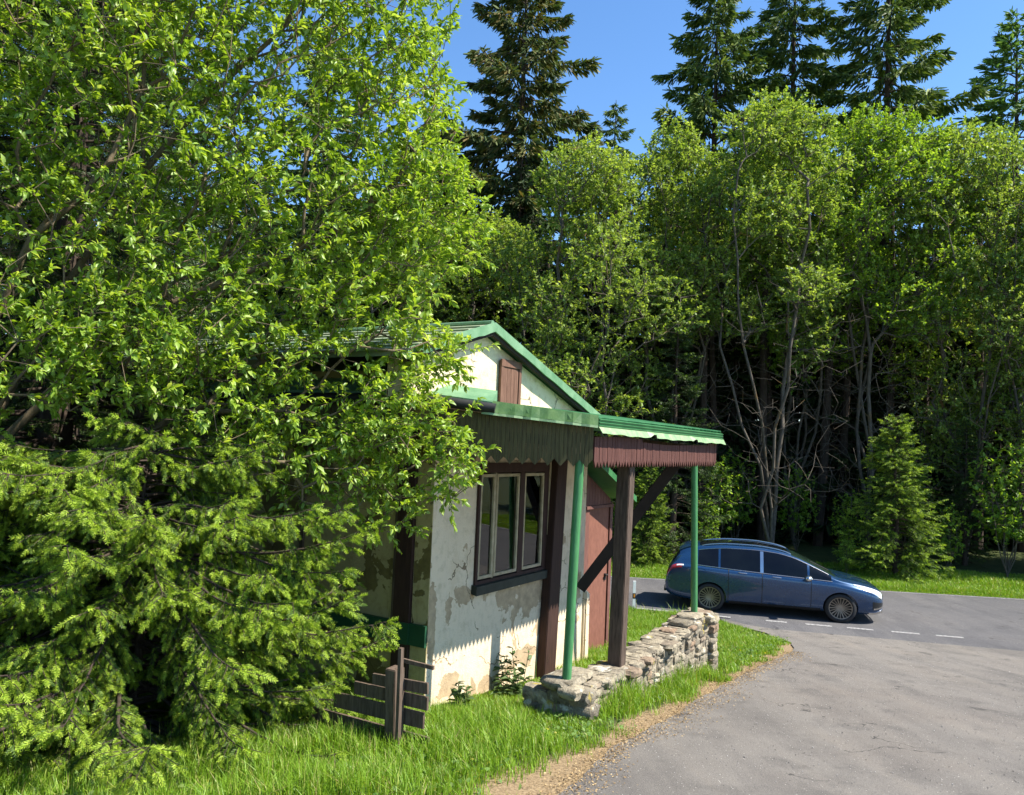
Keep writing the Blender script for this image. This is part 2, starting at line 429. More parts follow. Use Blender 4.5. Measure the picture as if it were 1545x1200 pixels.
M['drive'] = asphalt_mat('driveway_asphalt', (0.118, 0.107, 0.096), (0.156, 0.142, 0.126), (0.142, 0.125, 0.109), (0.104, 0.095, 0.086))
M['road'] = asphalt_mat('road_asphalt', (0.082, 0.080, 0.083), (0.1, 0.096, 0.097), (0.094, 0.089, 0.088), (0.072, 0.07, 0.072), crack=True, grain=90)

# driveway: sheet following the slope, left edge ragged
def drive_sheet():
    rows = []
    ys = np.arange(1.0, 17.4, 0.16)
    DL = np.array(DRIVE)
    for y in ys:
        xl = np.interp(y, DL[:, 1], DL[:, 0])
        xl += 0.07 * (vnoise(0.0, y, 2.6, 21) - 0.5) + 0.05 * (vnoise(0.0, y, 8, 22) - 0.5)
        if y > 16.75: xl = 4.63 + (y - 16.75) * 0.2
        xr = 17 + 0.2 * (y - 9)
        u = np.linspace(0, 1, 90) ** 1.4
        rows.append(np.stack([xl + (xr - xl) * u, np.full(90, y)], -1))
    P = np.array(rows)                                   # stops at the road's edge line
    ny_ = near_y(P[..., 0]) - 0.42 + 0.5 * (vnoise(P[..., 0], 0.0, 0.9, 71) - .5) + 0.25 * (vnoise(P[..., 0], 0.0, 4.1, 72) - .5) + .45 * np.clip((5.2 - P[..., 0]) / .6, 0, 1)
    P[..., 1] = np.minimum(P[..., 1], ny_)
    Z = gz(P[..., 0], P[..., 1]) + 0.016
    Z += 0.012 * (vnoise(P[..., 0], P[..., 1], 0.7, 4) - 0.5) * (P[..., 1] < 15)
    V = np.concatenate([P, Z[..., None]], -1)
    n0, n1 = V.shape[:2]; I = np.arange(n0 * n1).reshape(n0, n1)
    q = np.stack([I[:-1, :-1], I[:-1, 1:], I[1:, 1:], I[1:, :-1]], -1).reshape(-1, 4)
    me = np_mesh('driveway', V.reshape(-1, 3), q.ravel(), np.full(len(q), 4), [M['drive']], smooth=True)
    bm = bmesh.new(); bm.from_mesh(me); bmesh.ops.dissolve_degenerate(bm, dist=1e-4, edges=bm.edges); bm.to_mesh(me); bm.free()
    return link('driveway', me)
tag(drive_sheet(), kind='structure')

# main road
xs = np.concatenate([np.arange(-60, -10, 2.0), np.arange(-10, 20, 0.4), np.arange(20, 61, 2.0)])
rr = []
for x in xs:
    y0, y1 = near_y(x), far_y(x)
    y0 = y0 + 0.05 * (vnoise(x, 0.0, 2.1, 31) - 0.5) - 0.85 * np.clip((x - 4.9) / .5, 0, 1) * np.clip((17 - x) / 1.5, 0, 1)
    for u in np.linspace(0, 1, 9):
        rr.append((x, y0 + (y1 - y0) * u, 0.024 + 0.05 * (1 - (2 * u - 1) ** 2) * 0.6))
rr = np.array(rr); nr_ = len(xs); I = np.arange(nr_ * 9).reshape(nr_, 9)
q = np.stack([I[:-1, :-1], I[1:, :-1], I[1:, 1:], I[:-1, 1:]], -1).reshape(-1, 4)
tag(link('road', np_mesh('road', rr, q.ravel(), np.full(len(q), 4), [M['road']], smooth=True)), kind='structure')
def road_z(x, y):
    u = np.clip((y - near_y(x)) / (far_y(x) - near_y(x)), 0, 1)
    return 0.024 + 0.03 * (1 - (2 * u - 1) ** 2)

m, nt, out = new_mat('worn_road_paint')
v = objvec(nt)
f = noise(nt, v, 22, 8, 0.75)
c = ramp(nt, f, [(0.40, (0.12, 0.115, 0.11)), (0.6, (0.38, 0.37, 0.355)), (0.85, (0.52, 0.51, 0.49))])
finish(nt, out, c, 0.8)
M['paint'] = m
def strip(name, pts, w):
    mb = MB(); 
    for i in range(len(pts) - 1):
        (x0, y0), (x1, y1) = pts[i], pts[i + 1]
        d = Vector((x1 - x0, y1 - y0, 0)).normalized(); nrm = Vector((-d.y, d.x, 0)) * w / 2
        P = [Vector((x0, y0, 0)) - nrm, Vector((x1, y1, 0)) - nrm, Vector((x1, y1, 0)) + nrm, Vector((x0, y0, 0)) + nrm]
        for p in P: p.z = float(road_z(p.x, p.y)) + (0.007 if p.y > near_y(p.x) + 1 else 0.018)
        mb.add(P, [(0, 1, 2, 3)])
    o = mb.build(name, M['paint']); tag(o, kind='structure'); return o
for (xa, xb) in [(5.6, 6.02), (6.38, 6.9), (7.18, 7.68), (8.02, 8.54), (8.84, 9.34)]:
    off = 0.14
    strip('road_marking', [(xa, float(near_y(xa)) + off), (xb, float(near_y(xb)) + off)], 0.10)
xx = np.linspace(-20, 4.9, 30); strip('road_edge_line', [(x, float(near_y(x)) + 0.14) for x in xx], 0.11)
xx = np.linspace(-20, 30, 50); strip('road_edge_line', [(x, float(far_y(x)) - 0.2) for x in xx], 0.06)
xx = [11.6, 12.4]; strip('road_marking', [(x, float(near_y(x) * .5 + far_y(x) * .5)) for x in (12.6, 13.9)], 0.10)

# ------------------------------------------------------------------ the old kiosk house
HOUSE = empty('house', (N0[0], N0[1], HZ), PI / 2 - PHI)
tag(HOUSE, 'small old plastered kiosk house with green metal roof, scalloped wooden valance and green poles', 'house')
APX, AZ, SL = 0.76, 4.87, 0.31
def zr(s): return AZ - SL * abs(s - APX)
WL = 3.55
def wall_piece(mb, pts, v0, v1): mb.prism([L(s, v0, z) for s, z in pts], L(0, v1, 0) - L(0, v0, 0))
wz = lambda s: zr(s) - 0.11
mb = MB()
wall_piece(mb, [(0, 0.3), (0.76, 0.3), (0.76, 3.97), (0, 3.97)], 0, -0.3)
wall_piece(mb, [(0.76, 0.3), (2.31, 0.3), (2.31, 1.98), (0.76, 1.98)], 0, -0.3)
wall_piece(mb, [(0.76, 3.37), (2.31, 3.37), (2.31, 3.97), (0.76, 3.97)], 0, -0.3)
wall_piece(mb, [(2.31, 0.3), (WL - .1, 0.3), (WL - .1, 3.97), (2.31, 3.97)], 0, -0.3)
mb.build('front_wall', M['plaster'], HOUSE)
mb = MB(); wall_piece(mb, [(-0.45, 3.975), (WL + 0.05, 3.975), (WL + 0.05, wz(WL)), (APX, wz(APX)), (-0.45, wz(-0.45))], -0.004, -0.3)
mb.build('gable_wall', M['gable_plaster'], HOUSE)
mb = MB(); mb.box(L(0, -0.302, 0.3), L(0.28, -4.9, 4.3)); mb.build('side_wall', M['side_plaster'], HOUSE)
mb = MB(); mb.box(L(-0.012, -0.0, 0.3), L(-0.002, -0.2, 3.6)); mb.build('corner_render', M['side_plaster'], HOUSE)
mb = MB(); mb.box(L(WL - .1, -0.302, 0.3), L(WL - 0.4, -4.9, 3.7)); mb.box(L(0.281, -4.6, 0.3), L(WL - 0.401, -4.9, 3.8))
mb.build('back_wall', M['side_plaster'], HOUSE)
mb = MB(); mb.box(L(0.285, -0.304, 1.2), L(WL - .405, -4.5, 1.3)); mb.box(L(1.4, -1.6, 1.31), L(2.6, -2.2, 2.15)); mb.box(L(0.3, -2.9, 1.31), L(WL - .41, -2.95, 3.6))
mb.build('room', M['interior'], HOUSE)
# pilaster at the far end of the wall
mb = MB(); mb.prism([L(3.452, 0.05, 0.3), L(3.60, 0.05, 0.3), L(3.58, 0.05, 1.6), L(3.452, 0.05, 1.66)], L(0, -0.36, 0) - L(0, 0.05, 0))
mb.build('pilaster', M['plaster'], HOUSE, bevel=0.02)
# roof slabs
def slab(mb, pts, th, m=0): mb.prism([Vector(p) for p in pts], (0, 0, -th), m)
V0, V1, SLFT, SRGT = 0.13, -5.1, -0.7, 3.95
M['roof_left'] = simple_mat('weathered_green_roof', (0.17, 0.28, 0.15), (0.36, 0.33, 0.23), 2.5, 0.6, 0.3, 25, stretch=(3, 0.5, 1))
mb = MB()
slab(mb, [L(APX, V0, AZ), L(SLFT, V0, zr(SLFT)), L(SLFT, V1, zr(SLFT)), L(APX, V1, AZ)], 0.06)
for k in range(7):                                      # laps of the sheets
    s0 = APX - 0.06 - (APX - SLFT) * k / 7; s1 = s0 - (APX - SLFT) / 7 * 0.97
    mb.prism([L(s0, V0 - .01, zr(s0) + .002), L(s1, V0 - .01, zr(s1) + 0.022), L(s1, V0 - .01, zr(s1) + 0.002)], L(0, V1, 0) - L(0, V0, 0))
mb.build('roof_slope', M['roof_left'], HOUSE)
mb = MB()
slab(mb, [L(APX, V0, AZ), L(APX, V1, AZ), L(SRGT, V1, zr(SRGT)), L(SRGT, V0, zr(SRGT))], 0.06)
mb.build('roof_slope', M['roof_green'], HOUSE)
mb = MB(); mb.tube([L(APX, V0 - .02, AZ + .005), L(APX, V1, AZ + .005)], 0.035, 8); mb.build('ridge_cap', M['roof_green'], HOUSE, smooth=True)
mb = MB()                                               # barge boards
for sa, sb in ((APX, SRGT), (APX, SLFT)):
    n = 14
    for k in range(n):
        u0 = sa + (sb - sa) * k / n; u1 = sa + (sb - sa) * (k + 1) / n
        j0 = 0.006 * math.sin(k * 2.1 + sa); j1 = 0.006 * math.sin((k + 1) * 2.1 + sa)
        mb.prism([L(u0, V0, zr(u0) + 0.015), L(u1, V0, zr(u1) + 0.015), L(u1, V0, zr(u1) - 0.088 + j1), L(u0, V0, zr(u0) - 0.088 + j0)], L(0, V0 + .02, 0) - L(0, V0, 0))
mb.build('barge_board', M['roof_green'], HOUSE)
mb = MB()
for sa, sb in ((APX, SRGT - .05), (APX, SLFT + .05)):
    mb.prism([L(sa, V0 - .01, zr(sa) - 0.062), L(sb, V0 - .01, zr(sb) - 0.062), L(sb, V0 - .01, zr(sb) - 0.125), L(sa, V0 - .01, zr(sa) - 0.125)], L(0, V0 - .06, 0) - L(0, V0 - .01, 0))
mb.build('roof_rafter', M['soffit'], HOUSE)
# attic hatch
hat = MB(); hat.box(L(1.09, 0.004, 4.0), L(1.49, 0.03, 4.52)); hat = hat.build('hatch', M['hatch_wood'], HOUSE)
mb = MB()
for k in range(4): mb.box(L(1.13 + k * 0.08, 0.031, 4.0), L(1.205 + k * 0.08, 0.043, 4.44))
mb.build('plank', M['hatch_wood'], hat)
mb = MB(); mb.box(L(1.07, 0.031, 4.45), L(1.51, 0.055, 4.53)); mb.box(L(1.07, 0.031, 4.0), L(1.12, 0.05, 4.449)); mb.box(L(1.46, 0.031, 4.0), L(1.51, 0.05, 4.449))
mb.build('hatch_frame', M['hatch_wood'], hat)
# window
w = MB()
w.box(L(0.76, 0.03, 3.26), L(2.31, -0.1, 3.37)); w.box(L(0.76, 0.028, 2.1), L(0.80, -0.1, 3.259)); w.box(L(2.21, 0.028, 2.1), L(2.31, -0.1, 3.259))
w.box(L(1.625, 0.028, 2.1), L(1.73, -0.1, 3.259)); w.box(L(0.76, 0.03, 2.06), L(2.31, -0.1, 2.099))
w = w.build('window', M['brown_paint'], HOUSE)
def sash(a, b):
    mb = MB(); zt, zb, t = 3.245, 2.115, 0.033
    mb.box(L(a, 0.02, zt - t), L(b, -0.03, zt)); mb.box(L(a, 0.02, zb), L(b, -0.03, zb + t))
    mb.box(L(a, 0.022, zb + t), L(a + t, -0.03, zt - t)); mb.box(L(b - t, 0.022, zb + t), L(b, -0.03, zt - t))
    f = mb.build('sash', M['cream'], w)
    return a + t, b - t, zb + t, zt - t
panes = [sash(0.803, 1.10), sash(1.125, 1.62), sash(1.735, 2.205)]
for a, b, z0, z1 in panes:
    mb = MB(); mb.box(L(a, 0.0, z0), L(b, -0.006, z1)); mb.build('pane', M['glass'], w)
mb = MB(); mb.box(L(1.102, 0.015, 2.1), L(1.123, -0.05, 3.259)); mb.build('mullion', M['cream'], w)
mb = MB(); mb.prism([L(0.73, -0.02, 1.98), L(2.34, -0.02, 1.98), L(2.34, 0.07, 1.96), L(0.73, 0.07, 1.96)], (0, 0, 0.095)); mb.build('window_sill', M['sill'], w)
mb = MB(); mb.box(L(2.315, 0.032, 2.0), L(2.365, 0.002, 3.4)); mb.build('window_trim', M['cream'], w)
# timber post on the wall
mb = MB(); mb.prism([L(2.20, 0.004, 0.5), L(2.49, 0.004, 0.5), L(2.66, 0.004, 3.95), L(2.40, 0.004, 3.95)], L(0, 0.12, 0) - L(0, 0.004, 0)); mb.build('timber_post', M['brown_paint'], HOUSE, bevel=0.008)
mb = MB(); mb.box(L(-0.05, -0.21, 0.4), L(-0.004, -0.41, 3.7)); mb.build('timber_post', M['brown_paint'], HOUSE)
mb = MB(); mb.box(L(-0.045, 0.0, 1.56), L(-0.002, -0.208, 1.77)); mb.box(L(-0.058, -0.2, 1.56), L(-0.051, -0.42, 1.77)); mb.box(L(-0.05, -0.412, 1.56), L(-0.002, -2.3, 1.77))
mb.build('green_board', M['board_green'], HOUSE)
for va, vb in ((-0.42, -0.455), (-1.75, -1.8)):
    mb = MB(); mb.box(L(-0.03, va, 1.775), L(-0.002, vb, 3.6)); mb.build('panel_batten', M['grey_wood'], HOUSE)

# awning in front of the window wall
CS, CV = 0.55, 1.5                       # outer corner
A = (-0.15, 0.0); FS = 4.62
aw = MB()
top = [L(CS, CV, 3.865), L(FS, CV, 3.845), L(FS - .15, 0.0, 4.03), L(A[0], 0.0, 4.03)]
slab(aw, top, 0.05); AW = aw.build('awning_roof', M['sheet_green'], HOUSE)
mb = MB()
for k in range(26):
    u = (k + .5) / 26; s0 = CS + (FS - CS) * u; s1 = A[0] + (FS - .15 - A[0]) * u
    mb.tube([L(s0, CV, 3.868), L(s1, 0.02, 4.033)], 0.016, 6)
mb.build('rib', M['sheet_green'], AW)
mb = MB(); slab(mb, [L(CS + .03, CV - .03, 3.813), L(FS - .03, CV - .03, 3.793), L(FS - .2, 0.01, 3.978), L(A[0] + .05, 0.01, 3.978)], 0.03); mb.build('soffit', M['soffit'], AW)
# front edge: ribbed dark sheet above, pale wavy drip edge below
mb = MB()
for k in range(3):
    a0 = 0.012 + 0.03 * k
    mb.prism([L(CS, CV + .002, 3.875 - a0), L(CS, CV + .022, 3.868 - a0), L(CS, CV + .004, 3.848 - a0)], L(FS, 0, -0.02) - L(CS, 0, 0))
mb.prism([L(CS, CV, 3.868), L(CS, CV + .006, 3.868), L(CS, CV + .006, 3.775), L(CS, CV, 3.775)], L(FS, 0, -0.02) - L(CS, 0, 0))
mb.build('edge_sheet', M['sheet_green'], AW)
mb = MB(); n = 60; pts = []
for k in range(n + 1):
    u = k / n; s = CS - .01 + (FS - CS + .03) * u; zt = 3.776 - 0.02 * u
    wv = 0.004 * math.sin(u * 23) + 0.004 * math.sin(u * 61 + 1) + (0.03 if 0.30 < u < 0.34 or 0.66 < u < 0.69 else 0)
    pts.append((s, zt, wv))
for (s0, z0, w0), (s1, z1, w1) in zip(pts[:-1], pts[1:]):
    mb.prism([L(s0, CV + .008, z0 + .012), L(s1, CV + .008, z1 + .012), L(s1, CV + .05 + w1 * .5, z1 - 0.055 + w1), L(s0, CV + .05 + w0 * .5, z0 - 0.055 + w0)], L(0, 0.004, 0) - L(0, 0, 0))
mb.build('drip_edge', M['lip_green'], AW)
# left end: metal flap along the sloping end
def endp(u, off=0.0): return (CS + (A[0] - CS) * u, CV * (1 - u) + off)
ED = Vector((A[0] - CS, -CV)).normalized(); en = Vector((ED.y, -ED.x))     # en: outward, towards -s
def E(u, o, z): s, v = endp(u); return L(s + en.x * o, v + en.y * o, z)
def ez(u): return 3.865 + (4.03 - 3.865) * u
mb = MB(); n = 14
for k in range(n):
    u0, u1 = 0.0 + 0.68 * k / n, 0.68 * (k + 1) / n
    d0 = 0.10 + 0.03 * u0 + 0.006 * math.sin(k * 1.9); d1 = 0.10 + 0.03 * u1 + 0.006 * math.sin((k + 1) * 1.9)
    b0 = 0.02 + 0.012 * math.sin(k * 2.6); b1 = 0.02 + 0.012 * math.sin((k + 1) * 2.6)
    mb.prism([E(u0, 0.005, ez(u0) + .03), E(u1, 0.005, ez(u1) + .03), E(u1, 0.03 + b1, ez(u1) + .03 - d1), E(u0, 0.03 + b0, ez(u0) + .03 - d0)], E(0, 0.006, 0) - E(0, 0, 0))
mb.build('end_flap', M['flap_green'], AW)
mb = MB()
for k in range(n):
    u0, u1 = 0.68 * k / n, 0.68 * (k + 1) / n
    b0 = 0.02 + 0.012 * math.sin(k * 2.6); b1 = 0.02 + 0.012 * math.sin((k + 1) * 2.6)
    z0 = ez(u0) + .03 - (0.10 + 0.03 * u0); z1 = ez(u1) + .03 - (0.10 + 0.03 * u1)
    mb.prism([E(u0, 0.045 + b0, z0), E(u1, 0.045 + b1, z1), E(u1, 0.05 + b1, z1 - 0.022), E(u0, 0.05 + b0, z0 - 0.022)], E(0, 0.006, 0) - E(0, 0, 0))
mb.build('drip_edge', M['lip_green'], AW)
# low side roof strip with its black gutter
SE = -0.28
mb = MB()
mb.prism([E(0.62, 0.03, ez(0.62) + .02), E(0.62, -0.30, ez(0.62) + .15), E(0.62, -0.30, ez(.62) - .02), E(0.62, 0.03, ez(0.62) - .02)], E(1.0, 0, ez(1.0)) - E(0.62, 0, ez(0.62)))
mb.prism([L(SE, -0.02, 4.06), L(0.02, -0.02, 4.23), L(0.02, -0.02, 4.0), L(SE, -0.02, 4.02)], L(0, -4.9, 4.08) - L(0, -0.02, 4.06))
mb.build('side_roof', M['roof_green'], HOUSE)
mb = MB()
mb.tube([E(0.60, 0.05, ez(.6) - .045), E(1.0, 0.05, ez(1) - .045), L(SE - .05, -0.2, 3.985), L(SE - .05, -4.9, 4.0)], 0.052, 10)
mb.build('gutter', M['black'], HOUSE, smooth=True)
# valances: planks with pointed ends
def valance(name, mat, P, Q, topz, botz, pw, teeth, off_dir, parent, rnd, depth=0.016, dep=0.07):
    mb = MB(); P = Vector(P); Q = Vector(Q); d = (Q - P); ln = d.length; d.normalize(); n = int(ln / pw)
    pw = ln / n; od = Vector(off_dir)
    for k in range(n):
        x0, x1 = k * pw + 0.0012, (k + 1) * pw - 0.0012
        j = rnd.uniform(-.004, .004)
        zt = topz(k / n)
        def zbot(x):
            ph = (x / teeth) % 1.0
            return botz + dep * abs(2 * ph - 1) + j
        xs = [x0, x1]
        for kk in range(int(x0 / teeth * 2) - 1, int(x1 / teeth * 2) + 2):
            xx = kk * teeth / 2
            if x0 < xx < x1: xs.append(xx)
        xs.sort()
        low = [(x, zbot(x)) for x in xs]
        poly = [(x0, zt)] + low + [(x1, zt)]
        o = od * rnd.uniform(-.003, .003)
        mb.prism([P + d * x + o + Vector((0, 0, z)) for x, z in poly], od * depth)
    return mb.build(name, mat, parent)
rv = random.Random(3)
pz = lambda p: Vector((p.x, p.y, 0))
b_ = L(0, 0, 0).z
def zl(z): return z - HZ
nv = L(0, 1, 0) - L(0, 0, 0)
valance('valance', M['valance_red'], pz(L(CS + .03, CV - .06, 0)), pz(L(4.5, CV - .06, 0)), lambda u: zl(3.69 + .012 * math.sin(u * 9) - (0.03 if .3 < u < .9 else 0)), zl(3.39), 0.0375, 0.075, nv, HOUSE, rv)
nv2 = Vector((en.x, -en.y, 0))
Pv = pz(L(CS + .03, CV - .06, 0)) ; Qv = pz(L(A[0] + .03, -0.02, 0))
valance('valance', M['valance_dark'], Pv + nv2 * .012, Qv + nv2 * .012, lambda u: zl(3.80 + .12 * u), zl(3.395), 0.040, 0.123, nv2, HOUSE, rv)
valance('valance', M['valance_dark'], pz(L(SE + .02, -0.1, 0)), pz(L(SE + .02, -4.7, 0)), lambda u: zl(3.96), zl(3.45), 0.06, 0.12, Vector((-1, 0, 0)), HOUSE, rv)
# beams under the awning
mb = MB(); mb.beam(L(CS + .1, 1.34, 3.58), L(4.45, 1.34, 3.56), 0.1, 0.12); mb.build('beam', M['grey_wood'], HOUSE)
mb = MB(); mb.beam(L(CS + .06, 1.28, 3.62), L(0.02, 0.05, 3.7), 0.08, 0.1); mb.build('beam', M['grey_wood'], HOUSE)
mb = MB(); mb.beam(L(1.75, 1.28, 3.62), L(2.55, 0.12, 3.72), 0.08, 0.1); mb.build('beam', M['grey_wood'], HOUSE)
mb = MB(); mb.beam(L(4.35, 1.28, 3.6), L(4.3, 0.0, 3.72), 0.08, 0.1); mb.build('beam', M['grey_wood'], HOUSE)
# poles, post and diagonal brace
mb = MB(); mb.tube([L(0.53, 1.27, 1.3), L(0.55, 1.32, 3.52)], 0.045, 16); mb.build('pole', M['pole_green'], HOUSE, smooth=True)
mb = MB(); mb.tube([L(3.93, 1.40, 1.25), L(3.74, 1.40, 3.5)], 0.043, 16); mb.build('pole', M['pole_green'], HOUSE, smooth=True)
mb = MB(); mb.beam(L(1.71, 1.27, 1.2), L(1.76, 1.29, 3.54), 0.155, 0.145, up=L(1, 0, 0) - L(0, 0, 0)); mb.build('timber_post', M['post_wood'], HOUSE, bevel=0.008)
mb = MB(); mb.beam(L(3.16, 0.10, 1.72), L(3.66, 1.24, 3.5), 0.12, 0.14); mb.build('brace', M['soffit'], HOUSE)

M['rust'] = simple_mat('rusty_flange', (0.07, 0.035, 0.02), (0.14, 0.1, 0.06), 20, .8, .4)
for s_, v_, z0, zt, st in ((0.53, 1.27, 1.305, 3.5, .05), (3.93, 1.40, 1.44, 3.48, .0)):
    mb = MB(); mb.tube([L(s_, v_, z0), L(s_, v_, z0 + .035)], [.075, .068], 14); mb.build('pole_flange', M['rust'], HOUSE)
# ------------------------------------------------------------------ plank shed behind
SHED = empty('shed', tuple(W(4.3, -0.4, 0.5)), PI / 2 - PHI)
tag(SHED, 'narrow red brown shed with peeling door and sloping green roof edge behind the house', 'shed')
def LS(s, v, z): return Vector((s - 4.3, -(v + 0.4), z - 0.5))
mb = MB()
mb.prism([LS(3.5, -.42, .2), LS(4.28, -.42, .2), LS(4.28, -.42, 3.2), LS(3.5, -.42, 3.55)], LS(0, -.5, 0) - LS(0, -.42, 0))
mb.prism([LS(4.28, -.42, 2.68), LS(5.2, -.42, 2.68), LS(5.2, -.42, 2.78), LS(4.28, -.42, 3.2)], LS(0, -.5, 0) - LS(0, -.42, 0))
mb.box(LS(5.2, -.42, .2), LS(5.3, -.5, 2.72)); mb.box(LS(5.22, -.501, .2), LS(5.3, -2.6, 2.7))
mb.build('wall', M['shed_planks'], SHED)
mb = MB()
for k in range(9):
    s0 = 4.30 + k * 0.1
    mb.prism([LS(s0, -.419, 2.71), LS(s0 + .09, -.419, 2.71), LS(s0 + .09, -.419, 3.17 - .45 * (k + 1) / 9), LS(s0, -.419, 3.17 - .45 * k / 9)], LS(0, -.405, 0) - LS(0, -.42, 0))
mb.build('planking', M['shed_planks'], SHED)
mb = MB(); mb.box(LS(4.28, -.38, 2.655), LS(5.25, -.42, 2.70)); mb.build('door_lintel', M['shed_planks'], SHED)
dr = MB(); dr.box(LS(4.47, -.44, .4), LS(5.19, -.48, 2.65)); dr = dr.build('door', M['door_red'], SHED)
mb = MB(); mb.box(LS(4.3, -.415, .4), LS(4.44, -.5, 2.65)); mb.box(LS(5.195, -.415, .4), LS(5.25, -.419, 2.65)); mb.build('door_frame', M['shed_planks'], SHED)
mb = MB(); mb.box(LS(5.08, -.42, 1.52), LS(5.13, -.437, 1.62)); mb.tube([LS(5.06, -.40, 1.6), LS(5.13, -.40, 1.6)], .012, 8); mb.build('handle', M['black'], dr)
mb = MB(); mb.prism([LS(3.5, -.1, 3.66), LS(5.45, -.1, 2.83), LS(5.45, -.1, 2.77), LS(3.5, -.1, 3.60)], LS(0, -2.7, 0) - LS(0, -.1, 0)); mb.build('roof', M['sheet_green'], SHED)
mb = MB(); mb.prism([LS(3.5, -.095, 3.65), LS(5.43, -.095, 2.83), LS(5.43, -.095, 2.74), LS(3.5, -.095, 3.54)], LS(0, -.075, 0) - LS(0, -.095, 0)); mb.build('barge_board', M['sheet_green'], SHED)

# ------------------------------------------------------------------ stone wall
m, nt, out = new_mat('field_stone')
g = N(nt, "ShaderNodeNewGeometry"); v = objvec(nt)
c = ramp(nt, g.outputs["Random Per Island"], [(0.0, (0.15, 0.13, 0.10)), (0.35, (0.27, 0.235, 0.175)), (0.7, (0.36, 0.31, 0.225)), (0.9, (0.22, 0.19, 0.145)), (1.0, (0.27, 0.19, 0.13))])
f = noise(nt, v, 14, 8, 0.7); f2 = noise(nt, v, 55, 5, 0.7); f3 = noise(nt, v, 3.2, 6, 0.65)
c = mixc(nt, 1.0, c, ramp(nt, f, [(0.3, (0.35, 0.33, 0.3)), (0.5, (1, 1, 1)), (0.72, (1.45, 1.4, 1.28))]), 'MULTIPLY')
c = mixc(nt, maprange(nt, f3, 0.61, 0.66), c, (0.42, 0.33, 0.06))      # yellow lichen
c = mixc(nt, maprange(nt, noise(nt, v, 6.5, 6), 0.6, 0.68), c, (0.56, 0.54, 0.46))
a2 = N(nt, "ShaderNodeMath", operation='ADD'); nt.links.new(f, a2.inputs[0]); nt.links.new(f2, a2.inputs[1])
finish(nt, out, c, 0.93, bump(nt, a2.outputs[0], 0.9, 0.02), 0, 0.15)
M['stone'] = m
def stone_block(mb, c, ax, ay, az, dx, dy, dz, rnd):
    """irregular block: a rounded, jittered cuboid lattice"""
    n = 4; idx = {}; jit = 0.11
    for i in range(n + 1):
        for j in range(n + 1):
            for k in range(n + 1):
                if 0 < i < n and 0 < j < n and 0 < k < n: continue
                p = Vector((i / n * 2 - 1, j / n * 2 - 1, k / n * 2 - 1))
                q_ = p.normalized() * 1.22
                p = p * 0.5 + q_ * 0.5
                p += Vector((rnd.uniform(-jit, jit), rnd.uniform(-jit, jit), rnd.uniform(-jit, jit)))
                idx[(i, j, k)] = len(mb.v)
                mb.v.append(tuple(c + ax * p.x * dx + ay * p.y * dy + az * p.z * dz))
    def face(q): mb.f.append(tuple(idx[t] for t in q)); mb.m.append(0)
    for a in range(n):
        for e in range(n):
            for s in (0, n):
                face([(s, a, e), (s, a + 1, e), (s, a + 1, e + 1), (s, a, e + 1)])
                face([(a, s, e), (a + 1, s, e), (a + 1, s, e + 1), (a, s, e + 1)])
                face([(a, e, s), (a + 1, e, s), (a + 1, e + 1, s), (a, e + 1, s)])
WALLO = tuple(W(2.4, 1.2, 0.9))
rnd = random.Random(11)
core = MB(); stones = MB()
def wl(s, v, z): return W(s, v + .125 * max(0., (s - 1.5) / 2.4) ** 1.4, z) - Vector(WALLO)
at_, an_ = Vector((T[0], T[1], 0)), Vector((NN[0], NN[1], 0)); up_ = Vector((0, 0, 1))
def topz(s):
    return 1.245 + 0.012 * math.sin(s * 2.3) + 0.05 * max(0, s - 1.4) + 0.07 * min(1, max(0, (s - 3.1) / 0.7))
def basez(s): return 1.0 - 0.09 * (s - 0.7)
segs = np.arange(0.55, 4.2, 0.12)
for s0 in segs:
    s1 = s0 + 0.12
    core.prism([wl(s0, 1.14, basez(s0) - .3), wl(s0, 1.416, basez(s0) - .3), wl(s0, 1.412, topz(s0) - .03), wl(s0, 1.385, topz(s0) + .006), wl(s0, 1.17, topz(s0) + .006), wl(s0, 1.14, topz(s0) - .03)], at_ * 0.1195)
core.prism([wl(0.55, 1.14, .6), wl(0.8, 1.14, .6), wl(0.8, .9, .6), wl(0.55, .9, .6)], (0, 0, .54))
# front face courses
for vface, s_from, s_to in ((1.395, 0.62, 4.28), (1.18, 0.9, 4.2)):
    s = s_from
    while s < s_to:
        wst = rnd.uniform(0.09, 0.24); z = basez(s) - 0.12
        tz = topz(min(s, 4.1))
        zc = z
        while zc < tz - 0.03:
            h = rnd.uniform(0.05, 0.11)
            if zc + h > tz - 0.02: h = max(0.05, tz - zc)
            ss = s + rnd.uniform(-.05, .05); l_ = wst * rnd.uniform(.75, 1.15)
            stone_block(stones, wl(ss + l_ / 2, vface - 0.058 + rnd.uniform(-.018, .018), zc + h / 2),
                        (at_ + up_ * rnd.uniform(-.12, .12)).normalized(), an_, up_, l_ / 2 * 1.05, rnd.uniform(.07, .1), h / 2 * 1.02, rnd)
            zc += h * 0.96
        s += wst * 0.86
# left end and the short return to the house
for c0 in np.arange(0.96, 1.42, 0.15):
    zc = 0.9
    while zc < topz(0.7) - 0.05:
        h = rnd.uniform(.08, .16)
        stone_block(stones, wl(0.58 + rnd.uniform(-.03, .03), c0 + rnd.uniform(-.04, .04), zc + h / 2), an_, at_, up_, rnd.uniform(.12, .17), rnd.uniform(.09, .13), h / 2 * 1.05, rnd)
        zc += h * .93
# far end
for c0 in np.arange(1.17, 1.42, 0.11):
    zc = 0.62
    while zc < 1.33:
        h = rnd.uniform(.07, .12)
        stone_block(stones, wl(4.17 + rnd.uniform(-.02, .03), c0, zc + h / 2), an_, at_, up_, rnd.uniform(.08, .1), rnd.uniform(.09, .12), h / 2 * 1.05, rnd); zc += h * .93
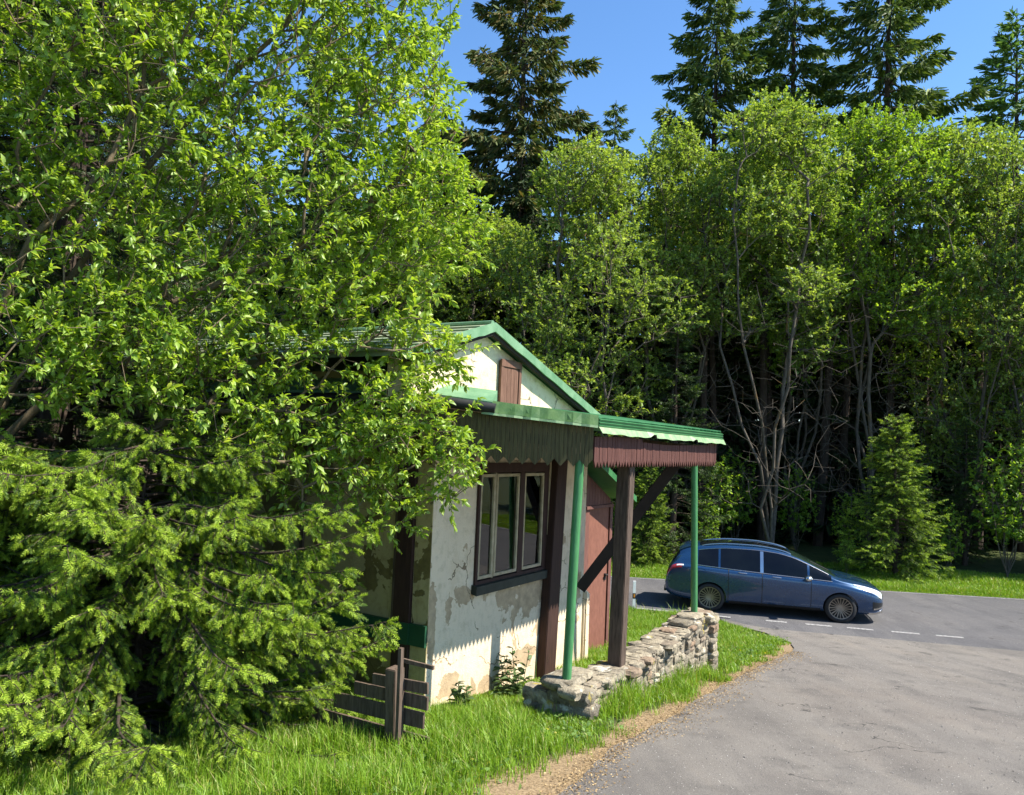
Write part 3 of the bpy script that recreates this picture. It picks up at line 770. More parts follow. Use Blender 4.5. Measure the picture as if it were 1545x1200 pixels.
# flat cap stones
s = 0.55
while s < 4.2:
    l_ = rnd.uniform(.12, .30)
    v0 = 1.14
    while v0 < 1.38:
        d_ = rnd.uniform(.10, .2)
        stone_block(stones, wl(s + l_ / 2, v0 + d_ / 2 - .02, topz(s) - 0.026 + rnd.uniform(-.012, .012)), at_, an_, (up_ + at_ * rnd.uniform(-.12, .12)).normalized(), l_ / 2 * 1.06, d_ / 2 * 1.08, rnd.uniform(.03, .045), rnd)
        v0 += d_ * .92
    s += l_ * .92
for s, v_, z, l_, d_, h in ((0.6, 1.2, 1.335, .2, .17, .05), (.95, 1.15, 1.30, .16, .15, .04), (0.47, 1.36, 1.29, .11, .1, .05), (3.8, 1.27, 1.45, .2, .13, .035), (4.08, 1.32, 1.43, .13, .12, .05), (3.55, 1.27, 1.41, .17, .13, .035)):
    stone_block(stones, wl(s, v_, z), at_, an_, up_, l_, d_, h, rnd)
SW = stones.build('stone_wall', M['stone'], smooth=True); SW.location = WALLO
tag(SW, 'low dry stone wall with yellow lichen carrying the green poles in front of the house', 'wall')
co = core.build('mortar_core', simple_mat('wall_mortar', (0.17, 0.14, 0.1), (0.33, 0.28, 0.2), 14, 0.95, 1.0, 45), SW)

# ------------------------------------------------------------------ broken plank fence
FN = empty('fence', (-0.8, 6.24, g1(-0.8, 6.24) - .05), 0)
tag(FN, 'broken grey board fence with leaning post beside the house corner', 'fence')
fd = Vector((-NN[0], -NN[1], 0)); fo = Vector((-0.8, 6.24, g1(-0.8, 6.24) - .05))
def fp(u, o, z): return fd * u + Vector((-fd.y, fd.x, 0)) * o + Vector((0, 0, z))
mb = MB(); mb.beam(fp(0, 0, -.1), fp(0.01, 0.03, .70), .12, .10, up=fd); mb.build('post', M['grey_wood'], FN, bevel=.006)
mb = MB(); mb.beam(fp(-.10, .085, -.1), fp(-.09, .09, .88), .035, .03, up=fd); mb.build('post', M['grey_wood'], FN)
def board(u0, u1, z0, z1, h, tilt=0.0):
    mb = MB(); mb.beam(fp(u0, -.07, z0), fp(u1, -.07 + tilt, z1), .022, h); mb.build('board', M['grey_wood'], FN)
board(-.28, .95, .12, .10, .165); board(-.22, .7, .315, .30, .12, .02); board(-.25, 0.5, .45, .43, .10); board(-.245, 0.3, .565, .54, .085, .01)
board(-.29, 0.02, .73, .735, .03)

# ------------------------------------------------------------------ road delineator
DP = empty('delineator_post', (2.86, 17.38, 0.0)); tag(DP, 'thin white roadside marker post with black band at the road edge', 'post')
mb = MB(); mb.prism([(-.03, -.02, 0), (.03, -.02, 0), (.03, .02, 0), (-.03, .02, 0)], (0, 0, .30)); mb.prism([(-.03, -.02, .42), (.03, -.02, .42), (.03, .02, .42), (-.03, .02, .42)], (0, 0, .26)); mb.build('post', M['white_post'], DP)
mb = MB(); mb.box((-.031, -.021, .30), (.031, .021, .42)); mb.build('band', M['black'], DP)
mb = MB(); mb.box((-.014, -.025, .33), (.014, -.0215, .40)); mb.build('reflector', M['reflector'], DP)

# ------------------------------------------------------------------ vegetation
def frames(D, rs, up=None):
    """orthonormal X,Z for directions D; Z roughly 'up' with random roll"""
    D = D / np.linalg.norm(D, axis=1, keepdims=True)
    R = rs.normal(size=D.shape) if up is None else up
    X = np.cross(D, R); X /= np.linalg.norm(X, axis=1, keepdims=True) + 1e-9
    Z = np.cross(X, D)
    return X, D, Z

def scatter(O, D, Z0, scale, tv, tf):
    """instances of a template (verts tv, faces tf as list) merged in one array set"""
    n = len(O); k = len(tv)
    Y = D / np.linalg.norm(D, axis=1, keepdims=True)
    X = np.cross(Y, Z0); X /= np.linalg.norm(X, axis=1, keepdims=True) + 1e-9
    Z = np.cross(X, Y)
    if np.ndim(scale) == 1: scale = np.stack([scale] * 3, 1)
    V = (O[:, None] + X[:, None] * (tv[None, :, 0:1] * scale[:, None, 0:1]) + Y[:, None] * (tv[None, :, 1:2] * scale[:, None, 1:2])
         + Z[:, None] * (tv[None, :, 2:3] * scale[:, None, 2:3])).reshape(-1, 3)
    lo = np.concatenate([np.array(f) for f in tf]); tot = np.array([len(f) for f in tf])
    loops = (np.arange(n)[:, None] * k + lo[None]).ravel(); tots = np.tile(tot, n)
    return V, loops, tots

def merge(parts):
    Vs, Ls, Ts, Ms = [], [], [], []; b = 0
    for V, l, t, m in parts:
        Vs.append(V); Ls.append(l + b); Ts.append(t); Ms.append(np.full(len(t), m)); b += len(V)
    return np.concatenate(Vs), np.concatenate(Ls), np.concatenate(Ts), np.concatenate(Ms)

def sticks(P, Q, r0, r1, k=5):
    """tapered tubes P->Q, vectorised"""
    n = len(P); D = Q - P; ln = np.linalg.norm(D, axis=1, keepdims=True) + 1e-9; D = D / ln
    ref = np.where(np.abs(D[:, 2:3]) < 0.9, np.array([[0, 0, 1.0]]), np.array([[1.0, 0, 0]]))
    X = np.cross(D, ref); X /= np.linalg.norm(X, axis=1, keepdims=True); Y = np.cross(D, X)
    a = np.arange(k) * 2 * PI / k
    ring = X[:, None] * np.cos(a)[None, :, None] + Y[:, None] * np.sin(a)[None, :, None]
    V = np.concatenate([P[:, None] + ring * r0[:, None, None], Q[:, None] + D[:, None] * (r1[:, None, None] * 0.4) + ring * r1[:, None, None]], 1).reshape(-1, 3)
    f = np.array([(j, (j + 1) % k, k + (j + 1) % k, k + j) for j in range(k)])
    loops = (np.arange(n)[:, None, None] * 2 * k + f[None]).reshape(-1)
    return V, loops, np.full(n * k, 4)

class Grow:
    """greedy branching: every target point is joined to the cheapest node of the tree so far"""
    def __init__(s, root_chain, rs, seg=0.3, pw=0.35):
        s.rs = rs; s.seg = seg; s.pw = pw
        s.pos = np.zeros((60000, 3)); s.par = np.full(60000, -1); s.len = np.zeros(60000); s.n = 0; s.tips = []
        prev = -1
        for p in root_chain: prev = s.push(np.array(p, float), prev)
    def push(s, p, par):
        s.pos[s.n] = p; s.par[s.n] = par
        s.len[s.n] = 0 if par < 0 else s.len[par] + np.linalg.norm(p - s.pos[par]); s.n += 1
        return s.n - 1
    def chain(s, start, pts):
        prev = start
        for p in pts: prev = s.push(np.array(p, float), prev)
        return prev
    def join(s, p, wob=0.06, tip=True, skip=0):
        d = s.pos[skip:s.n] - p; dist = np.linalg.norm(d, axis=1)
        down = np.clip(s.pos[skip:s.n, 2] - p[2], 0, None)
        q = skip + int(np.argmin(dist + s.pw * s.len[skip:s.n] + 0.6 * down)); a = s.pos[q]
        L_ = np.linalg.norm(p - a); k = max(1, int(L_ / s.seg))
        pd = a - s.pos[s.par[q]] if s.par[q] >= 0 else np.array([0, 0, 1.0])
        pd = pd / (np.linalg.norm(pd) + 1e-9)
        c = a + (pd * 0.5 + (p - a) / (L_ + 1e-9) * 0.5) * L_ * 0.5
        prev = q
        for i in range(1, k + 1):
            t = i / k; b = (1 - t) ** 2 * a + 2 * t * (1 - t) * c + t * t * p
            if i < k: b = b + s.rs.normal(size=3) * wob * min(1, L_)
            prev = s.push(b, prev)
        if tip: s.tips.append(prev)
        return prev
    def radii(s, r_tip, power, rmax):
        cnt = np.zeros(s.n)
        ch = np.bincount(s.par[1:s.n][s.par[1:s.n] >= 0], minlength=s.n)
        cnt[ch == 0] = 1
        for i in range(s.n - 1, 0, -1):
            if s.par[i] >= 0: cnt[s.par[i]] += cnt[i]
        return np.minimum(r_tip * cnt ** power, rmax)
    def mesh(s, r, k=5, rmin=0.0):
        i = np.arange(s.n); i = i[(s.par[:s.n] >= 0)]
        i = i[r[i] >= rmin]; p = s.par[i]
        return sticks(s.pos[p], s.pos[i], np.minimum(r[p], r[i] * 1.35), r[i], k)
    def tipdir(s):
        t = np.array(s.tips); d = s.pos[t] - s.pos[s.par[t]]
        return s.pos[t], d / (np.linalg.norm(d, axis=1, keepdims=True) + 1e-9)

def bark_mat(name, ca, cb, cc, sc=(6, 6, 1.5)):
    m, nt, out = new_mat(name)
    v = objvec(nt, sc); v2 = objvec(nt)
    f = noise(nt, v, 3, 7, 0.7)
    c = ramp(nt, f, [(0.3, ca), (0.65, cb)])
    c = mixc(nt, maprange(nt, noise(nt, v2, 1.1, 5), 0.58, 0.68), c, cc)
    finish(nt, out, c, 0.9, bump(nt, f, 0.8, 0.02), 0, 0.2)
    return m
M['bark_grey'] = bark_mat('grey_bark', (0.055, 0.045, 0.034), (0.155, 0.13, 0.1), (0.2, 0.12, 0.04))
M['bark_twig'] = bark_mat('twig_bark', (0.09, 0.07, 0.042), (0.19, 0.145, 0.09), (0.1, 0.085, 0.045))
M['bark_spruce'] = bark_mat('spruce_bark', (0.03, 0.022, 0.016), (0.075, 0.054, 0.04), (0.07, 0.065, 0.045))
M['leaf_near'] = leaf_mat('near_broad_leaf', [(0.0, (0.14, 0.24, 0.026)), (0.4, (0.225, 0.355, 0.04)), (0.75, (0.31, 0.45, 0.065)), (1.0, (0.45, 0.56, 0.19))], 0.45, 0.42, 0.45, (1.4, 1.3, 0.45), 0.9)
M['leaf_far'] = leaf_mat('willow_leaf', [(0.0, (0.15, 0.225, 0.045)), (0.5, (0.24, 0.345, 0.07)), (0.85, (0.32, 0.435, 0.11)), (1.0, (0.41, 0.50, 0.19))], 0.46, 0.5, 0.3, (1.3, 1.25, 0.45), 0.7)
M['leaf_far2'] = leaf_mat('fresh_green_leaf', [(0.0, (0.145, 0.245, 0.03)), (0.5, (0.22, 0.37, 0.045)), (1.0, (0.33, 0.48, 0.09))], 0.48, 0.5, 0.3, (1.35, 1.25, 0.4), 0.7)
M['needle_old'] = leaf_mat('old_spruce_needle', [(0.0, (0.02, 0.043, 0.012)), (0.6, (0.04, 0.075, 0.016)), (1.0, (0.07, 0.105, 0.02))], 0.12, 0.5, 0.3)
M['needle_mid'] = leaf_mat('sunlit_spruce_needle', [(0.0, (0.04, 0.085, 0.014)), (0.6, (0.09, 0.155, 0.02)), (1.0, (0.16, 0.23, 0.026))], 0.28, 0.5, 0.3)
M['needle_new'] = leaf_mat('fresh_spruce_shoot', [(0.0, (0.20, 0.305, 0.026)), (0.6, (0.285, 0.40, 0.034)), (1.0, (0.39, 0.48, 0.06))], 0.32, 0.5, 0.3)
M['needle_far'] = leaf_mat('far_spruce_needle', [(0.0, (0.055, 0.10, 0.034)), (0.6, (0.12, 0.18, 0.045)), (1.0, (0.21, 0.26, 0.06))], 0.2, 0.6, 0.2, clump=0.5)
M['needle_rust'] = leaf_mat('cone_laden_needle', [(0.0, (0.045, 0.078, 0.028)), (0.6, (0.10, 0.132, 0.038)), (1.0, (0.20, 0.15, 0.058))], 0.2, 0.6, 0.2, clump=0.5)
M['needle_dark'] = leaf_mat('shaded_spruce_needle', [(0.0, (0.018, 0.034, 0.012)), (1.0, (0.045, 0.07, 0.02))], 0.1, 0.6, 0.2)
M['larch'] = leaf_mat('larch_needle', [(0.0, (0.09, 0.17, 0.05)), (1.0, (0.16, 0.26, 0.075))], 0.35, 0.6, 0.2)

LEAF_V = np.array([(0, 0, 0), (-.24, .3, .07), (0, .36, 0), (.24, .3, .07), (-.23, .66, .04), (0, .72, -.05), (.23, .66, .04), (0, 1.02, -.16)])
LEAF_F = [(0, 2, 1), (0, 3, 2), (1, 2, 5, 4), (2, 3, 6, 5), (4, 5, 7), (5, 6, 7)]
FARLEAF_V = np.array([(0, 0, 0), (-.3, .5, .08), (0, 1, -.06), (.3, .5, .08)])
FARLEAF_F = [(0, 3, 2, 1)]

def ellip(rs, c, r, n, shell=0.5):
    u = rs.normal(size=(n, 3)); u /= np.linalg.norm(u, axis=1, keepdims=True)
    k = rs.uniform(shell ** 3, 1, (n, 1)) ** (1 / 3)
    return np.array(c) + u * k * np.array(r)

def leafy_twigs(rs, P, D, n_leaf, tw, leaf, jitter=0.7, droop=0.35):
    """a short twig at every tip with alternate leaves; returns leaf O, D, Z, S and twig ends"""
    n = len(P)
    D = D + rs.normal(size=D.shape) * 0.45; D[:, 2] += 0.1
    D /= np.linalg.norm(D, axis=1, keepdims=True)
    tl = tw * rs.uniform(.6, 1.3, n)
    Q = P + D * tl[:, None]
    X, Y, Z = frames(D, rs)
    O, LD = [], []
    for j in range(n_leaf):
        u = (j + .6) / n_leaf
        ang = j * 2.4 + rs.uniform(0, 6.28, n)
        side = X * np.cos(ang)[:, None] + Z * np.sin(ang)[:, None]
        O.append(P + D * (tl * u)[:, None])
        d = side * (1.0 - 0.35 * u) + D * (0.45 + 0.7 * u) + rs.normal(size=D.shape) * 0.22 * jitter
        d[:, 2] -= droop * rs.uniform(.2, 1.3, n)
        LD.append(d)
    O = np.concatenate(O); LD = np.concatenate(LD)
    LD /= np.linalg.norm(LD, axis=1, keepdims=True)
    Zn = np.array([0, 0, 1.0]) + rs.normal(size=LD.shape) * 0.5
    S = leaf * rs.uniform(.4, 1.3, len(O))
    return O, LD, Zn, S, Q

# --- the near broad-leaved tree on the left
rs = np.random.RandomState(5)
base = np.array([-4.75, 6.4, g1(-4.75, 6.4) - .1])
gt = Grow([base, base + (.05, 0, .8), base + (.14, .02, 1.7)], rs, 0.16, 0.28)
fork = gt.n - 1
gt.chain(fork, [(-4.6, 6.6, 3.5), (-4.4, 6.6, 4.5), (-4.1, 6.5, 5.15), (-3.8, 6.6, 5.5), (-3.55, 6.6, 5.85), (-3.4, 6.8, 6.6), (-3.45, 6.9, 7.5), (-3.4, 7.0, 8.3)])
gt.chain(fork, [(-4.5, 6.9, 3.7), (-4.1, 7.1, 4.9), (-3.6, 7.2, 5.9), (-3.0, 7.3, 6.8), (-2.4, 7.4, 7.5), (-1.9, 7.6, 8.3)])
gt.chain(fork, [(-4.4, 6.6, 3.3), (-3.8, 6.7, 4.0), (-3.0, 6.8, 4.7), (-2.1, 7.0, 5.2), (-1.4, 7.2, 5.7), (-1.0, 7.3, 6.3)])
gt.chain(fork, [(-4.3, 6.6, 2.9), (-3.6, 6.7, 3.3), (-2.8, 6.8, 3.75), (-2.0, 6.9, 3.8), (-1.4, 6.9, 3.6)])
gt.chain(fork, [(-4.9, 6.4, 4.0), (-4.8, 6.2, 5.4), (-4.5, 6.3, 6.6), (-4.1, 6.4, 7.8)])
BL = [((-1.60, 7.7, 7.9), (.82, 1.1, .9), 240), ((-2.4, 7.4, 7.4), (1.1, 1.2, 1.05), 300), ((-1.16, 7.5, 6.75), (.5, .8, .78), 180),
      ((-0.92, 7.3, 5.65), (.58, .6, .72), 210), ((-2.05, 7.2, 5.7), (1.1, 1.0, .95), 360), ((-3.2, 6.8, 6.2), (1.1, 1.0, 1.05), 250),
      ((-3.9, 6.5, 7.1), (1.0, 1.0, .95), 230), ((-4.5, 6.4, 5.8), (.8, .8, .8), 130), ((-4.0, 6.0, 4.15), (.75, .5, .55), 80), ((-3.2, 6.2, 4.15), (.7, .45, .5), 110), ((-4.6, 5.9, 3.4), (.6, .5, .5), 80), ((-3.1, 7.0, 7.6), (.9, .9, .8), 150), ((-1.34, 7.05, 4.75), (.66, .5, .58), 120), ((-2.55, 6.75, 4.6), (1.05, .7, .7), 190),
      ((-3.75, 6.5, 4.9), (.95, .7, .85), 150), ((-1.0, 6.9, 3.72), (.66, .42, .47), 120), ((-1.72, 6.9, 3.40), (.8, .5, .5), 115),
      ((-2.5, 6.6, 3.75), (.75, .5, .55), 130), ((-1.08, 6.95, 2.98), (.44, .3, .28), 30), ((-0.50, 6.85, 3.3), (.24, .2, .26), 26),
      ((-1.9, 6.9, 4.35), (.7, .4, .45), 45), ((-0.75, 7.2, 4.3), (.4, .3, .3), 40), ((-3.6, 6.8, 8.6), (1.3, 1.2, 1.1), 100), ((-2.0, 7.6, 9.2), (1.4, 1.2, .8), 90), ((-5.1, 6.4, 6.9), (.9, 1.2, 1.6), 80), ((-5.2, 6.5, 4.6), (.8, 1, .9), 40)]
tg = np.concatenate([ellip(rs, c, r, int(n * 1.2), .25) for c, r, n in BL])
tg = tg[(tg[:, 2] > 2.0)]
order = np.argsort(np.linalg.norm(tg - np.array([-4.4, 6.3, 3.5]), axis=1) + rs.uniform(0, .8, len(tg)))
for i in order: gt.join(tg[i], 0.05, skip=2)
r = gt.radii(0.003, 0.40, 0.062)
TREE = empty('broadleaf_tree', tuple(base)); tag(TREE, 'big sunlit broad-leaved tree leaning over the house roof from the left', 'tree')
P, D = gt.tipdir()
O, LD, Zn, S, Q = leafy_twigs(rs, P, D, 23, 0.2, 0.067)
big = np.clip((6.3 - O[:, 1]) / 1.2, 0, 1)
S = S * (0.95 + 0.15 * big)
# a second small set of leaves along thinner inner branches
i = np.arange(gt.n); i = i[(r[i] < 0.009) & (gt.par[i] >= 0)]; i = rs.choice(i, min(6000, len(i)), replace=False)
O2 = gt.pos[i]; D2 = rs.normal(size=O2.shape); D2[:, 2] -= .2
O = np.concatenate([O, O2]); LD = np.concatenate([LD, D2]); Zn = np.concatenate([Zn, np.array([0, 0, 1.]) + rs.normal(size=O2.shape) * .5]); S = np.concatenate([S, .075 * rs.uniform(.5, 1.1, len(O2))])
V, l, t = scatter(O - base, LD, Zn, S, LEAF_V * np.array([.86, 1, 1.2]), LEAF_F)
link('crown', np_mesh('crown', V, l, t, [M['leaf_near']]), TREE)
V1_, l1, t1 = gt.mesh(r, 6); V2_, l2, t2 = sticks(P, Q, np.full(len(P), .0035), np.full(len(P), .0015), 3)
V, l, t, mi = merge([(V1_ - base, l1, t1, 0), (V2_ - base, l2, t2, 0)])
link('trunk', np_mesh('trunk', V, l, t, [M['bark_twig']], smooth=True), TREE)

# --- spruces with modelled shoots (near ones)
def shoot_template(nn, ln, seed, wd=0.0016):
    """a bottle-brush of thin needles along +Y, unit length"""
    rs_ = np.random.RandomState(seed); V, F = [], []
    for j in range(nn):
        u = (j + .5) / nn; a = j * 2.39996 + rs_.uniform(-.3, .3)
        d = np.array([math.cos(a) * .9, .75, math.sin(a) * .9]); d /= np.linalg.norm(d)
        x = np.cross(d, [0.3, 0.2, 1]); x /= np.linalg.norm(x)
        b = np.array([0, u * .9, 0]); e = b + d * ln * (1.1 - .45 * u)
        k = len(V); V += [b - x * wd, b + x * wd, e + x * wd * .5, e - x * wd * .5]; F.append((k, k + 1, k + 2, k + 3))
    return np.array(V), F
def near_spruce(seed, h, rad, nwh, per, nsub, sh_len, needles, needle_len, crook=0.15, low=0.03, wd=0.03, keep=None, tipnew=0.6, top_pow=0.85, lmin=0.75, zj=.08, hang=0.):
    rs = np.random.RandomState(seed)
    tr = [(0, 0, -.15)] + [(0.03 * math.sin(i), 0.03 * math.cos(i * 1.7), h * (i + 1) / 8) for i in range(8)]
    P, Q, R0_, R1_ = [], [], [], []
    tr = np.array(tr)
    for a, b in zip(tr[:-1], tr[1:]):
        P.append(a); Q.append(b); R0_.append(.018 * h * (1 - a[2] / h) + .006); R1_.append(.018 * h * (1 - b[2] / h) + .004)
    SO, SD, SS, SM = [], [], [], []
    for wi in range(nwh):
        z = h * (low + (0.985 - low) * (wi / (nwh - 1)) ** 0.92)
        for k in range(per):
            az = rs.uniform(0, 2 * PI); L_ = rad * (1 - z / h) ** top_pow * rs.uniform(lmin, 1.14) + 0.10
            if keep is not None and not keep(az, z): continue
            out = np.array([math.cos(az), math.sin(az), 0]); lat = np.array([-math.sin(az), math.cos(az), 0])
            n = max(4, int(L_ / .11)); up0 = 0.35 * (z / h) + rs.uniform(-.12 - zj, .08 + zj); pts = []
            sag = rs.uniform(.25, .5 + zj)
            p = np.array([0, 0, z + rs.uniform(-zj, zj)]); crk = rs.uniform(-crook, crook)
            for i in range(n + 1):
                u = i / n; pts.append(p.copy())
                d = out * 1.0 + lat * crk * u + np.array([0, 0, up0 - sag * (math.sin(u * PI * .9)) + .42 * u * u]) + rs.normal(size=3) * .05
                p = p + d / np.linalg.norm(d) * L_ / n
            pts = np.array(pts)
            for i in range(n):
                P.append(pts[i]); Q.append(pts[i + 1]); R0_.append(.0035 + .009 * L_ * (1 - i / n)); R1_.append(.003 + .009 * L_ * (1 - (i + 1) / n))
            # side twigs
            for s_ in range(int(nsub * L_)):
                u = rs.uniform(.18, 1.0) ** .8; i = min(n - 1, int(u * n)); b = pts[i] + (pts[i + 1] - pts[i]) * (u * n - i)
                ax = (pts[i + 1] - pts[i]); ax /= np.linalg.norm(ax)
                sd = lat * rs.choice([-1, 1]) * rs.uniform(.5, 1.0)
                d = ax * rs.uniform(.5, 1.0) + sd + np.array([0, 0, rs.uniform(-.55 - hang, .1 - .3 * hang)])
                d /= np.linalg.norm(d); tl = rs.uniform(.10, .30) * (0.5 + 0.6 * min(1, L_)) * (1.15 - .5 * u)
                e = b + d * tl; P.append(b); Q.append(e); R0_.append(.0035); R1_.append(.0018)
                m_ = max(2, int(tl / (sh_len * .62)))
                for j in range(m_):
                    v = (j + .4) / m_; o = b + d * tl * v
                    for sg in (-1, 1):
                        dd_ = d * .8 + np.cross(d, [0, 0, 1]) * sg * rs.uniform(.5, .9) + np.array([0, 0, rs.uniform(-.5 - hang, .05)])
                        SO.append(o); SD.append(dd_); SS.append(sh_len * rs.uniform(.6, 1.05)); SM.append(1 if rs.rand() < tipnew * (.25 + .75 * u) else 0)
                SO.append(e - d * sh_len * .2); SD.append(d + np.array([0, 0, -.15])); SS.append(sh_len * rs.uniform(.9, 1.25)); SM.append(1 if rs.rand() < tipnew + .15 else 0)
            SO.append(pts[-1]); SD.append(pts[-1] - pts[-2]); SS.append(sh_len * 1.4); SM.append(1)
            for u in np.arange(.3, 1, .06 / max(.3, L_) * 1.3):
                i = min(n - 1, int(u * n)); SO.append(pts[i]); SD.append(pts[i + 1] - pts[i] + rs.normal(size=3) * .02); SS.append(sh_len * 1.1); SM.append(0)
    SO, SD, SS, SM = np.array(SO), np.array(SD), np.array(SS), np.array(SM)
    tv, tf = shoot_template(needles, needle_len, seed, wd)
    parts = []
    for m_ in (0, 1):
        k = SM == m_
        V, l, t = scatter(SO[k], SD[k], rs.normal(size=(k.sum(), 3)), SS[k], tv * (np.array([1, 1, 1]) if m_ else np.array([.85, 1.1, .85])), tf)
        parts.append((V, l, t, m_))
    V, l, t, mi = merge(parts)
    W_ = sticks(np.array(P), np.array(Q), np.array(R0_), np.array(R1_), 5)
    return (V, l, t, mi), W_

def spruce_obj(name, geo, loc, mats, label, cat='tree', group=None, rz=0, sc=1.0):
    (V, l, t, mi), W_ = geo
    e = empty(name, loc, rz); e.scale = (sc,) * 3
    link('crown', np_mesh('crown', V, l, t, mats, mi), e)
    link('trunk', np_mesh('trunk', W_[0], W_[1], W_[2], [M['bark_spruce']], smooth=True), e)
    tag(e, label, cat, group); return e

NM = [M['needle_mid'], M['needle_new']]
sp = spruce_obj('young_spruce', near_spruce(21, 2.35, 2.2, 30, 8, 27, .072, 26, .33, wd=.040, low=.03, tipnew=.68, top_pow=.42, crook=.6, lmin=.4, zj=.2, hang=.55), (-2.85, 6.2, g1(-2.85, 6.2)), NM,
                'young spruce with bright fresh shoots spreading over the grass at lower left', rz=0.4)
copy_tree(sp, (-4.5, 6.2, g1(-4.5, 6.2)), 2.6, .9, 'second young spruce cut by the left picture edge under the leafy boughs', 'tree')
DK = [M['needle_old'], M['needle_mid']]
geo_dark = near_spruce(33, 13.5, 3.3, 48, 8, 9, .14, 12, .30, wd=.055, low=.03, tipnew=.12, top_pow=.75)
spd = spruce_obj('tall_spruce', geo_dark, (-5.6, 9.6, g1(-5.6, 9.6)), DK, 'tall dark spruce rising behind the young spruce at far left')
sp2 = copy_tree(spd, (-6.9, 7.4, g1(-6.9, 7.4)), 2.0, 1.05, 'dark spruce mostly cut by the left picture edge behind the broad-leaved tree', 'tree')
for x_, y_, k_, lab in ((-10.6, 12.4, 1.1, 'dark spruce far off to the left behind the two left spruces'), (-8.6, 17.5, 1.05, 'dark spruce seen deep behind the upper left leaves'), (-12.5, 18.0, 1.2, 'dark spruce at the very left of the back row')):
    copy_tree(spd, (x_, y_, g1(x_, y_)), x_, k_, lab, 'tree')
sp3 = copy_tree(spd, (-7.6, 13.5, g1(-7.6, 13.5)), 4.1, .95, 'dark spruce standing further back between the two left spruces', 'tree')

# the small sunlit spruce beyond the road
sm = spruce_obj('small_spruce', near_spruce(44, 4.75, 1.6, 32, 9, 10, .13, 12, .30, wd=.05, low=.02, tipnew=.5, top_pow=.62, lmin=.5, zj=.15), (11.7, 23.7, g1(11.7, 23.7)), [M['needle_mid'], M['needle_new']],
                'small bushy sunlit spruce at the forest edge to the right of the blue car')
M['needle_shadeyoung'] = M['needle_old']
y1 = spruce_obj('understory_spruce', near_spruce(45, 8.2, 1.75, 34, 7, 5, .15, 9, .34, wd=.06, low=.04, tipnew=.1, top_pow=.8), (5.3, 25.2, g1(5.3, 25.2)), DK,
                'slender drooping dark spruce rising above the far end of the awning')
copy_tree(sm, (4.35, 24.2, g1(4.35, 24.2)), 1.0, .62, 'low young spruce behind the blue car tail, left of it', 'tree')
copy_tree(y1, (14.9, 25.6, g1(14.9, 25.6)), 2.2, .62, 'shaded young spruce just right of the small sunlit spruce', 'tree')
copy_tree(y1, (2.2, 26.2, g1(2.2, 26.2)), 3.2, .95, 'dark slender spruce hidden behind the house gable', 'tree')

# --- far spruces: shaggy branches of hanging sprays
SPRAY_V = np.array([(-.05, 0, 0), (.05, 0, 0), (.12, .45, .02), (.05, 1, 0), (-.05, 1, 0), (-.12, .45, -.02)])
SPRAY_F = [(0, 1, 2, 5), (5, 2, 3, 4)]
def far_spruce(seed, h, rad, nb, spr, low=0.08, hang=0.9, tpow=0.62, cap=4.2):
    rs = np.random.RandomState(seed)
    z = h * (low + (0.99 - low) * (np.arange(nb) / nb) ** 0.9); az = np.arange(nb) * 2.39996 + rs.uniform(-.4, .4, nb)
    Lb = np.minimum(rad * (1 - z / h) ** tpow, cap) * rs.uniform(.5, 1.15, nb) + .2
    P, Q, R0_, R1_, O, D, S = [], [], [], [], [], [], []
    for b in range(nb):
        out = np.array([math.cos(az[b]), math.sin(az[b]), 0]); lat = np.array([-out[1], out[0], 0]); n = 6; pts = []
        p = np.array([0, 0, z[b]]); rise = .5 * z[b] / h - .12; sg = rs.uniform(.35, .75)
        for i in range(n + 1):
            u = i / n; pts.append(p.copy()); d = out + np.array([0, 0, rise - sg * math.sin(u * 2.6) + .75 * u * u])
            p = p + d / np.linalg.norm(d) * Lb[b] / n
        pts = np.array(pts)
        for i in range(n): P.append(pts[i]); Q.append(pts[i + 1]); R0_.append(.012 + .012 * Lb[b] * (1 - i / n)); R1_.append(.01 + .012 * Lb[b] * (1 - (i + 1) / n))
        m = int(spr * (Lb[b] + .3)); u = rs.uniform(.12, 1, m) ** .75; i = np.minimum(n - 1, (u * n).astype(int)); f = (u * n - i)[:, None]
        base = pts[i] + (pts[i + 1] - pts[i]) * f
        side = rs.choice([-1, 1], m)[:, None] * rs.uniform(.1, 1, (m, 1))
        base = base + lat * side * (0.28 * Lb[b] * (1 - .65 * u))[:, None] * .8
        base[:, 2] -= np.abs(side[:, 0]) * .12
        d = out * rs.uniform(.15, .9, (m, 1)) + lat * side * .7 + np.stack([np.zeros(m), np.zeros(m), -hang * rs.uniform(.2, 1.2, m) + .3 * u], 1)
        O.append(base); D.append(d); S.append(rs.uniform(.22, .46, m) * (.7 + .12 * Lb[b]))
    O, D, S = np.concatenate(O), np.concatenate(D), np.concatenate(S)
    V, l, t = scatter(O, D, rs.normal(size=O.shape), S, SPRAY_V, SPRAY_F)
    zt = np.linspace(-.3, h, 9); Pt = np.stack([zt * 0, zt * 0, zt], 1)
    P = np.concatenate([np.array(P), Pt[:-1]]); Q = np.concatenate([np.array(Q), Pt[1:]])
    rt = .012 * h * (1 - zt / h) + .015; R0_ = np.concatenate([R0_, rt[:-1]]); R1_ = np.concatenate([R1_, rt[1:]])
    return (V, l, t, np.zeros(len(t), int)), sticks(P, Q, R0_, R1_, 5)

